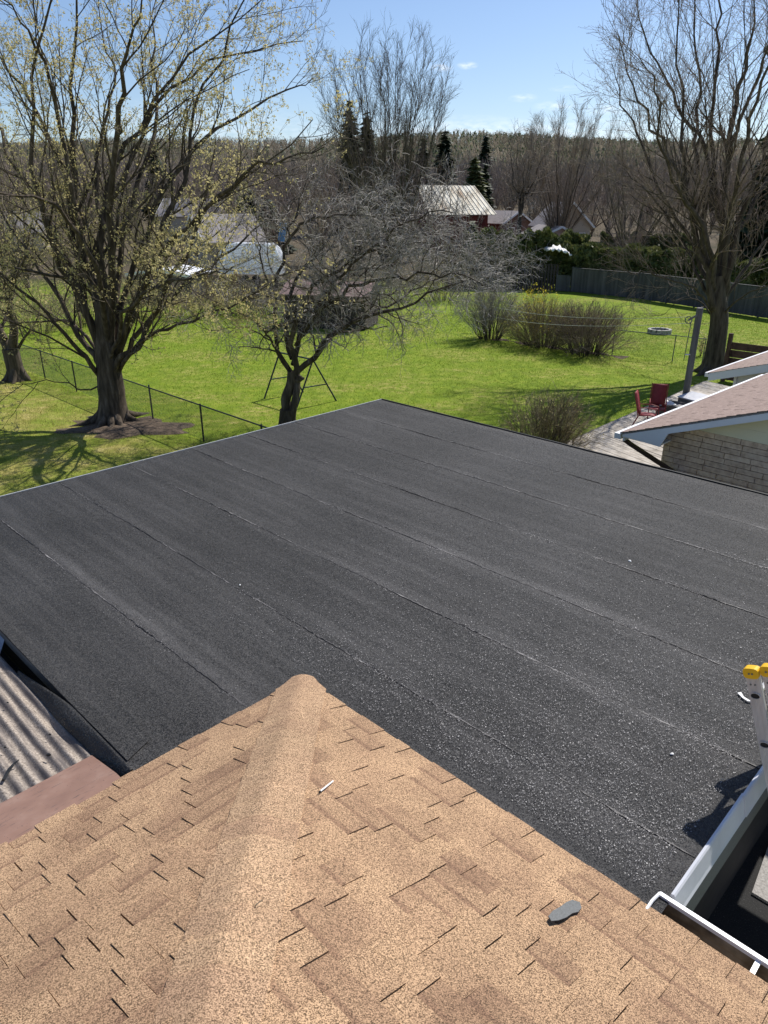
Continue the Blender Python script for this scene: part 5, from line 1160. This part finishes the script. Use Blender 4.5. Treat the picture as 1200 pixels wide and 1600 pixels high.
for i_, (x, yb, yt, Y, sp, lab, lf) in enumerate([(40, 430, 235, 60., 5.5, 'tan twiggy tree behind the left-edge tree', True), (140, 425, 262, 66., 5.5, 'tan twiggy tree directly behind the maple trunk', True), (235, 420, 285, 58., 4.2, 'low twiggy tree with yellowish buds behind the grey shed', True), (320, 410, 262, 84., 5.5, 'brown bare tree behind the grey roofed house', False), (430, 405, 275, 82., 5.0, 'brown bare tree behind the blue slide', False), (700, 400, 300, 68., 3.6, 'low brown bare tree left of the red barn wall', False), (10, 420, 215, 80., 6.0, 'tall bare tree at the far left behind the lawns', False), (190, 400, 245, 86., 6.0, 'tall bare tree between the two grey roofed houses', False)]):
    b = gbase(x, yb, Y); baretree('garden_tree', b, topz(yt, Y) - b[2], sp, 11, lab, 70 + i_, mat='twig_tan' if lf else 'twig_brown', m2=8, m3=7, m4=3, vase=.5, trunkh=.1, minr=.012, leaf=lf)

# conifers
def conifer(name, base, h, r, label, seed, mat='spruce', group=None, dens=1.0, open_=.0):
    rg = np.random.default_rng(seed); base = np.asarray(base, float); t = thing(name, base, label, 'tree', group)
    mb = MB(); mb.tube([base - (0, 0, .3), base + (0, 0, h)], [h * .018, h * .003], 6); mb.build('trunk', MT['bark_grey'], t)
    n_ = int(1500 * dens); z = h * (1 - np.sqrt(rg.random(n_))) * .93 + h * .05; rad = r * (1 - z / h) ** .85 * rg.uniform(.35, 1.0, n_) ** .5 * (1 + .18 * np.sin(z / h * 40)); a = rg.uniform(0, 6.283, n_)
    lump = 1 + open_ * np.sin(a * 3 + z * 1.1); rad = rad * lump
    c = base + np.stack([rad * np.cos(a), rad * np.sin(a), z - rad * .22], -1)
    d = np.stack([np.cos(a), np.sin(a), np.full(n_, -.25)], -1); s = (h * .035 + r * .10) * rg.uniform(.6, 1.4, n_)[:, None]
    side = np.stack([-np.sin(a), np.cos(a), rg.normal(size=n_) * .3], -1)
    V = np.stack([c - d * s, c + side * s * .5 - (0, 0, .05), c + d * s * 1.0, c - side * s * .5 - (0, 0, .05)], 1).reshape(-1, 3)
    mb = MB(); mb.add(V, np.arange(n_ * 4).reshape(-1, 4)); tag(mb.build('foliage', MT[mat], t), kind='stuff'); return t
for (x, yb, yt, Y, r_, lab, mt_, op) in [(548, 290, 153, 118., 2.6, 'dark pointed spruce poking above the ridge left of the tall skyline tree', 'spruce', .1), (574, 290, 172, 124., 2.2, 'smaller dark spruce beside the pointed spruce on the ridge', 'spruce', .1), (693, 300, 197, 130., 2.8, 'narrow dark spruce on the slope above the red barn', 'spruce', .1), (756, 290, 204, 190., 2.6, 'slim dark spruce breaking the ridge line right of the barn', 'spruce', .1),
    (740, 295, 238, 105., 2.6, 'rounded sunlit pine right behind the red barn', 'pine', .3), (757, 300, 252, 112., 1.6, 'small dark pine beside the rounded pine behind the barn', 'spruce', .1), (1194, 380, 150, 60., 3.2, 'tall dark spruce at the right picture edge', 'spruce', .15), (392, 390, 290, 85., 3.4, 'dark spruce behind the camper seen through the leafing maple', 'spruce', .1), (420, 390, 305, 88., 3.0, 'second dark spruce behind the camper, right of the first', 'spruce', .1), (737, 388, 343, 62., 1.3, 'small olive green conifer bush in front of the barn wall', 'pine', .3), (250, 330, 228, 150., 3.4, 'distant dark spruce seen through the leafing maple', 'spruce', .1), (660, 285, 215, 150., 2.4, 'dark spruce on the slope just right of the tall skyline tree', 'spruce', .1)]:
    b = gbase(x, yb, Y); conifer('conifer', b, topz(yt, Y) - b[2], r_, lab, int(x), mt_, 'conifers beyond the gardens', open_=op, dens=1.2)

# far bare woods: individual trees near the foot of the hill, one mass beyond
protos = []
for i in range(5):
    hcol = ['twig_far', 'twig_brown', 'twig_far', 'twig_brown', 'twig_far'][i]
    t = baretree('woodland_tree', (0, 0, 0), 10 + i, 3.6 + .4 * i, 9, 'bare brown tree among many in the woods below the far ridge', 40 + i, mat=hcol, m2=7, m3=6, m4=2, vase=.5, trunkh=.12, group='bare trees in the woods below the ridge', minr=.028, r0=.18)
    protos.append(t)
rg = np.random.default_rng(5); used = [False] * 5; cnt = 0
for Y in np.arange(100, 215, 11.):
    half = Y * .62
    for x in np.arange(-half, half, 7.5 + Y * .02):
        xx_ = x + rg.uniform(-3, 3); Yy = Y + rg.uniform(-5, 5)
        if Yy < 104 and 8 < xx_ < 26: continue
        k = int(rg.integers(0, 5)); src = protos[k]
        if not used[k]: o = src; used[k] = True
        else: o = copy_tree(src)
        o.location = (xx_, Yy, float(gz(xx_, Yy)) - .2); o.rotation_euler = (0, 0, rg.uniform(0, 6.28)); s = rg.uniform(.6, .95); o.scale = (s, s, s * rg.uniform(.9, 1.1)); cnt += 1
        if cnt > 285: break
print('woodland', cnt)
# the far wood on the slope and ridge
def farwood(n_, y0, y1, name, mat, hmin, hmax, blades, w0, pick):
    Y = rg.uniform(y0 ** 1.0, y1 ** 1.0, n_); X = rg.uniform(-.72, .72, n_) * Y; keep = pick(X, Y); X, Y = X[keep], Y[keep]; n_ = len(X)
    Zb = gz(X, Y) + np.where(Y > 320, 2.2 * np.sin(X * .011 + 1) + 1.5 * np.sin(X * .027), 0) * np.clip((Y - 320) / 200, 0, 1); H = rg.uniform(hmin, hmax, n_)
    base = np.repeat(np.stack([X, Y, Zb], -1), blades, 0); Hh = np.repeat(H, blades); m_ = len(Hh); a = rg.uniform(0, 6.283, m_)
    if mat == 'far_green':
        z = Hh * rg.uniform(.12, 1, m_) ; rad = (Hh - z) * .24 * rg.uniform(.4, 1, m_); c = base + np.stack([rad * np.cos(a), rad * np.sin(a), z], -1); s = (Hh * .085)[:, None]
        d = np.stack([np.cos(a), np.sin(a), -.5 * np.ones(m_)], -1); sd = np.stack([-np.sin(a), np.cos(a), np.zeros(m_)], -1)
        V = np.stack([c + np.array([0, 0, 1.]) * s * .8, c + d * s + sd * s * .7, c + d * s - sd * s * .7], 1).reshape(-1, 3)
    else:
        z = Hh * rg.uniform(.25, 1, m_); prof = np.sqrt(np.clip(1 - ((z / Hh - .6) / .55) ** 2, 0.02, 1)); rad = Hh * .30 * prof * rg.random(m_) ** .5
        c = base + np.stack([rad * np.cos(a), rad * np.sin(a), z], -1); s = (Hh * .11)[:, None]
        d = np.stack([np.cos(a) * .45, np.sin(a) * .45, np.ones(m_)], -1); sd = np.stack([-np.sin(a + 1), np.cos(a + 1), np.zeros(m_)], -1)
        V = np.stack([c - d * s, c + d * s + sd * s * w0, c + d * s * 1.1 - sd * s * w0], 1).reshape(-1, 3)
    mb = MB(); mb.add(V, np.arange(m_ * 3).reshape(-1, 3)); tag(mb.build(name, MT[mat], loc=(0, 200, 0)), {'far_green': 'dark evergreens spread over the far wooded ridge', 'far_brown': 'mass of grey-brown bare trees covering the far slope', 'twig_brown': 'mass of reddish-brown bare trees at the foot of the slope'}[mat], 'woods', kind='stuff')
farwood(5200, 190, 640, 'far_bare_wood', 'far_brown', 6, 9, 34, .16, lambda X, Y: np.ones(len(X), bool))
farwood(6500, 200, 680, 'far_evergreen_wood', 'far_green', 6.5, 8.5, 34, .2, lambda X, Y: (np.sin(X * .02) + np.sin(Y * .022 + X * .01) + rg.normal(size=len(X)) * .6 + np.interp(Y, [200, 350, 600], [-1.6, .0, 1.3])) > .1)
farwood(1500, 125, 260, 'near_bare_wood', 'twig_brown', 6, 10, 50, .05, lambda X, Y: (Y > 125))

# hedges
def hedge(name, p0, p1, h, dpt_, label, mat='cedar', n_=9000, sz=.16, rough=.25, h1=None, seed=3):
    rg = np.random.default_rng(seed); p0 = np.asarray(p0, float); p1 = np.asarray(p1, float); h1 = h1 or h
    t = thing(name, p0, label, 'hedge'); L_ = np.linalg.norm((p1 - p0)[:2]); d = (p1 - p0) / L_; nrm = np.array([-d[1], d[0], 0])
    # inner dark mass of stems
    mb = MB(); k = int(L_ / .5)
    for i in range(k): 
        b_ = p0 + d * (i + .5) * .5 + nrm * rg.uniform(-.3, .3) * dpt_; hh = (h + (h1 - h) * i / k) * rg.uniform(.8, .95); mb.tube([b_, b_ + np.array([rg.uniform(-.2, .2), 0, hh])], [.05, .02], 5)
    mb.build('stems', MT['bark_grey'], t)
    s = rg.uniform(0, L_, n_); u = rg.uniform(-1, 1, n_); z = rg.random(n_) ** .75
    hh = (h + (h1 - h) * s / L_) * (1 + .05 * np.sin(s * 1.7 + seed) + .04 * np.sin(s * 4.1) + .03 * np.sin(s * 9)); sh = np.sqrt(np.clip(1 - (np.clip(z - .72, 0, 1) / .30) ** 2, .05, 1))
    surf = rg.random(n_) < .75; u = np.where(surf, np.sign(u) * (1 - .12 * rg.random(n_)), u)
    topm = rg.random(n_) < .35; z = np.where(topm, 1 - .04 * rg.random(n_), z); u = np.where(topm, rg.uniform(-.8, .8, n_), u)
    w_ = dpt_ * .5 * sh * (1 + rough * np.sin(s * 2.2 + z * 5)) 
    c = p0 + d * s[:, None] + nrm * (u * w_)[:, None] + np.stack([np.zeros(n_), np.zeros(n_), .1 + z * hh * (1 - .0)], -1)
    a = rg.normal(size=(n_, 3)); a[:, 2] += 1.2; a /= np.linalg.norm(a, axis=1, keepdims=True); b = np.cross(a, rg.normal(size=(n_, 3))); b /= np.linalg.norm(b, axis=1, keepdims=True)
    q = (sz * rg.uniform(.5, 1.4, n_))[:, None]
    V = np.stack([c - a * q, c + b * q * .6, c + a * q, c - b * q * .6], 1).reshape(-1, 3); mb = MB(); mb.add(V, np.arange(n_ * 4).reshape(-1, 4)); tag(mb.build('foliage', MT[mat], t), kind='stuff')
hedge('cedar_hedge', at(722, 440, 61.5) * (1, 1, 0), at(884, 440, 60.5) * (1, 1, 0), 4.0, 2.6, 'tall shaggy dark cedar hedge in front of the red barn', n_=16000, h1=3.9, seed=4, rough=.4)
hedge('trimmed_hedge', at(886, 440, 60.0) * (1, 1, 0), at(1080, 450, 53.8) * (1, 1, 0), 3.0, 2.8, 'trimmed hedge with flat top above the grey board fence', n_=24000, h1=3.0, seed=5, rough=.15)
hedge('right_hedge', at(1085, 450, 53.0) * (1, 1, 0), at(1300, 470, 48.0) * (1, 1, 0), 2.6, 2.2, 'dark hedge behind the right end of the grey board fence', n_=14000, seed=6)
hedge('back_cedar_hedge', at(880, 420, 66.) * (1, 1, 0), at(912, 420, 66.) * (1, 1, 0), 3.6, 2.2, 'clump of olive cedar bushes behind the white tarp', n_=4000, seed=8, rough=.4)
hedge('olive_bush_row', at(935, 400, 72.) * (1, 1, 0), at(1075, 400, 70.) * (1, 1, 0), 3.4, 2.4, 'tawny olive hedge behind the trimmed hedge', 'pine', n_=9000, seed=9)

# bare shrubs
def shrub(name, base, h, r, n_s, label, mat='twig_brown', seed=1, flowers=None, bend=.5, group=None, m3=6, m4=4, rad=.010, dome=False):
    rg = np.random.default_rng(seed); base = np.asarray(base, float); t = thing(name, base, label, 'bush', group); S = []
    for i in range(n_s):
        a_ = rg.uniform(0, 6.283); q = r * math.sqrt(rg.random()); d = np.array([math.cos(a_), math.sin(a_), 0]); hh = h * math.sqrt(max(.15 if not dome else .06, 1 - (q / r) ** 2 * (.85 if not dome else .96))) * rg.uniform(.85, 1.05)
        b_ = base + d * q * (.35 if not dome else .5)
        S.append(([b_, b_ + d * q * .18 + (0, 0, hh * .35), b_ + d * q * .45 + (0, 0, hh * .72), b_ + d * q * .75 + (0, 0, hh)], rad * rg.uniform(.8, 1.6), rad * .4))
    P1, R1, L1 = limbset(S, 8); P1[:, 2:] += rg.normal(size=P1[:, 2:].shape) * .03
    P2, R2, _ = grow(P1, R1, m3, .2, 1.0, .45, h * .33, 5, .12, .04, .6, .005, rg=rg)
    P3, R3, _ = grow(P2, R2, m4, .2, 1.0, .5, h * .15, 4, .14, .02, .65, .0035, rg=rg)
    mb = MB(); v, f = tubes(P1, R1, 5); mb.add(v, f); mb.build('stems', MT['bark_grey'], t)
    mb = MB()
    for P, Rr, k in ((P2, R2, 3), (P3, R3, 3)): v, f = tubes(P, Rr, k); mb.add(v, f)
    tag(mb.build('crown', MT[mat], t), kind='stuff')
    if flowers:
        pts = np.concatenate([P3[:, -1], P2[:, -1], P2[:, 2]]); pts = pts[rg.random(len(pts)) < flowers[1]]; mb = MB(); mb.add(*leaves(pts, None, flowers[2], flowers[3], .05, rg=rg)); tag(mb.build('blossom' if flowers[0] == 'flower' else 'leaves', MT[flowers[0]], t), kind='stuff')
    return t
shrub('round_bare_bush', on(765, 530), 2.7, 1.5, 120, 'dense grey vase-shaped bush at the end of the fruit tree twigs', 'twig_silver', 31, m3=9, m4=5)
shrub('round_bare_bush', on(850, 540), 2.1, 1.75, 170, 'bare tan bush with some yellow blossom, leftmost of the pair by the fence', 'twig_tan', 32, ('flower', .05, 1, .03), dome=True, m3=9, m4=5)
shrub('round_bare_bush', on(915, 552), 2.15, 1.75, 190, 'dense round bare brown bush, rightmost of the pair by the fence', 'twig_brown', 33, dome=True, m3=9, m4=5)
shrub('forsythia', on(833, 522), 2.3, 1.1, 26, 'forsythia with thin upright shoots of bright yellow flowers', 'twig_brown', 34, ('flower', .38, 2, .045))
shrub('roof_side_bush', on(850, 716), 1.75, 1.1, 130, 'small rounded bare bush close behind the flat roof edge', 'twig_tan', 35, dome=True, flowers= ('bud', .12, 1, .022), m3=7, m4=5)
shrub('weed_shoot', on(1095, 556) * (1, 1, 1), .9, .35, 8, 'thin leafy shoots growing through the chain-link fence near the pole', 'twig_brown', 36, ('bud', .5, 2, .03))
for i, (x, y, hh, rr_, lab) in enumerate([(215, 498, 2.6, 2.3, 'tan bare shrub at the far left end of the scrub row'), (265, 496, 2.2, 2.2, 'tan bare shrub in front of the grey shed'), (320, 494, 2.0, 2.2, 'dark-based bare shrub under the orange-brown screen'), (375, 492, 1.9, 2.2, 'dark-based bare shrub under the white camper'), (425, 490, 2.1, 2.1, 'brown bare shrub left of the garden shed'), (60, 520, 2.6, 2.4, 'tan bare shrub behind the left-edge tree'), (130, 508, 2.4, 2.4, 'tan bare shrub behind the maple trunk'), (-30, 525, 2.8, 2.6, 'tan bare shrub beyond the left picture edge'), (690, 470, 2.6, 2.2, 'brown bare shrub left of the dark paling fence'), (620, 472, 2.4, 2.4, 'brown bare shrub right of the garden shed')]):
    shrub('scrub_bush', on(x, y), hh, rr_, 55, lab, 'twig_brown', 60 + i, ('bud', .3, 1, .04), group='bare scrub along the back of the left lawn', m3=8, m4=4)

# soil and roots round the maple, mulch strip by the fence
mb = MB(); c0 = on(196, 668); k = 40; rad = 1.6 + .35 * np.sin(np.arange(k) * .9) + rng.uniform(-.2, .2, k); an = np.arange(k) * 2 * np.pi / k
V = [c0 + np.array([0, 0, .10])] + [c0 + np.array([math.cos(a_) * r_ * .55, math.sin(a_) * r_ * .4, .075]) for a_, r_ in zip(an, rad)] + [c0 + np.array([math.cos(a_) * r_ * 1.15, math.sin(a_) * r_ * .62, .004]) for a_, r_ in zip(an, rad)]
mb.add(np.array(V), [(0, 1 + i, 1 + (i + 1) % k) for i in range(k)] + [(1 + i, 1 + k + i, 1 + k + (i + 1) % k, 1 + (i + 1) % k) for i in range(k)]); tag(mb.build('bare_soil', MT['soil'], smooth=True), kind='structure')
mb = MB(); q0, q1 = qr[0], qr[1]; dd_ = (q1 - q0); nn_ = np.array([-dd_[1], dd_[0], 0]) / np.linalg.norm(dd_); xs = np.linspace(0, 1.12, 40)
A_ = [q0 + dd_ * x + nn_ * (.1 + .15 * math.sin(x * 30)) + (0, 0, .006) for x in xs]; B_ = [q0 + dd_ * x - nn_ * (.35 + .2 * math.sin(x * 23 + 1)) + (0, 0, .006) for x in xs]; ar = np.arange(39)
mb.add(np.array(A_ + B_), np.stack([ar, ar + 1, ar + 41, ar + 40], -1)); tag(mb.build('mulch_bed', MT['soil']), kind='structure')

# grass blades over the lawns (finest near the roof)
def grassfield(n_, x0, x1, y0, y1, hmin, hmax, mat, name, label, pick, wd):
    X = rg.uniform(x0, x1, n_); Y = rg.uniform(y0 ** .5, y1 ** .5, n_) ** 2; k = pick(X, Y); X, Y = X[k], Y[k]; n_ = len(X)
    cl = .6 + .4 * np.sin(X * 1.7 + np.sin(Y * 1.1) * 2) * np.sin(Y * 2.1 + X)
    H = rg.uniform(hmin, hmax, n_) * (1 + .35 * cl); a = rg.uniform(0, 6.283, n_); ln = rg.normal(size=(n_, 2)) * .03; s = wd * (Y / 20)
    V = np.stack([np.stack([X - np.cos(a) * s, Y - np.sin(a) * s, np.zeros(n_)], -1), np.stack([X + np.cos(a) * s, Y + np.sin(a) * s, np.zeros(n_)], -1), np.stack([X + ln[:, 0], Y + ln[:, 1], H], -1)], 1).reshape(-1, 3)
    mb = MB(); mb.add(V, np.arange(n_ * 3).reshape(-1, 3)); tag(mb.build(name, MT[mat], loc=(0, 25, 0)), label, 'grass', kind='stuff')
def bside(X, Y): return X * E2[0] + Y * E2[1]
LF = lambda X, Y: (X * .72 + Y * .69) - (q[0][0] * .72 + q[0][1] * .69) < 0
def notbld(X, Y): 
    b_ = X * E2[0] + Y * E2[1]; a_ = X * E1[0] + Y * E1[1]; return ~((b_ > B_L + .3) & (a_ < A_EDGE - .3)) & (np.abs(X / Y) < .62)
q = [on(70.7, 591.7)]
grassfield(170000, -17, 22, 13, 46, .02, .05, 'grass', 'lawn_grass', 'short bright green grass of the lawns beyond the flat roof', lambda X, Y: notbld(X, Y) & ~LF(X, Y), .007)
grassfield(90000, -17, 0, 12, 32, .02, .06, 'grass_dry', 'near_lawn_grass', 'patchy green and straw grass under the leafing maple', lambda X, Y: notbld(X, Y) & LF(X, Y), .006)
print('objects', len(bpy.data.objects), 'tris', sum(len(m.polygons) for m in bpy.data.meshes) * 2)
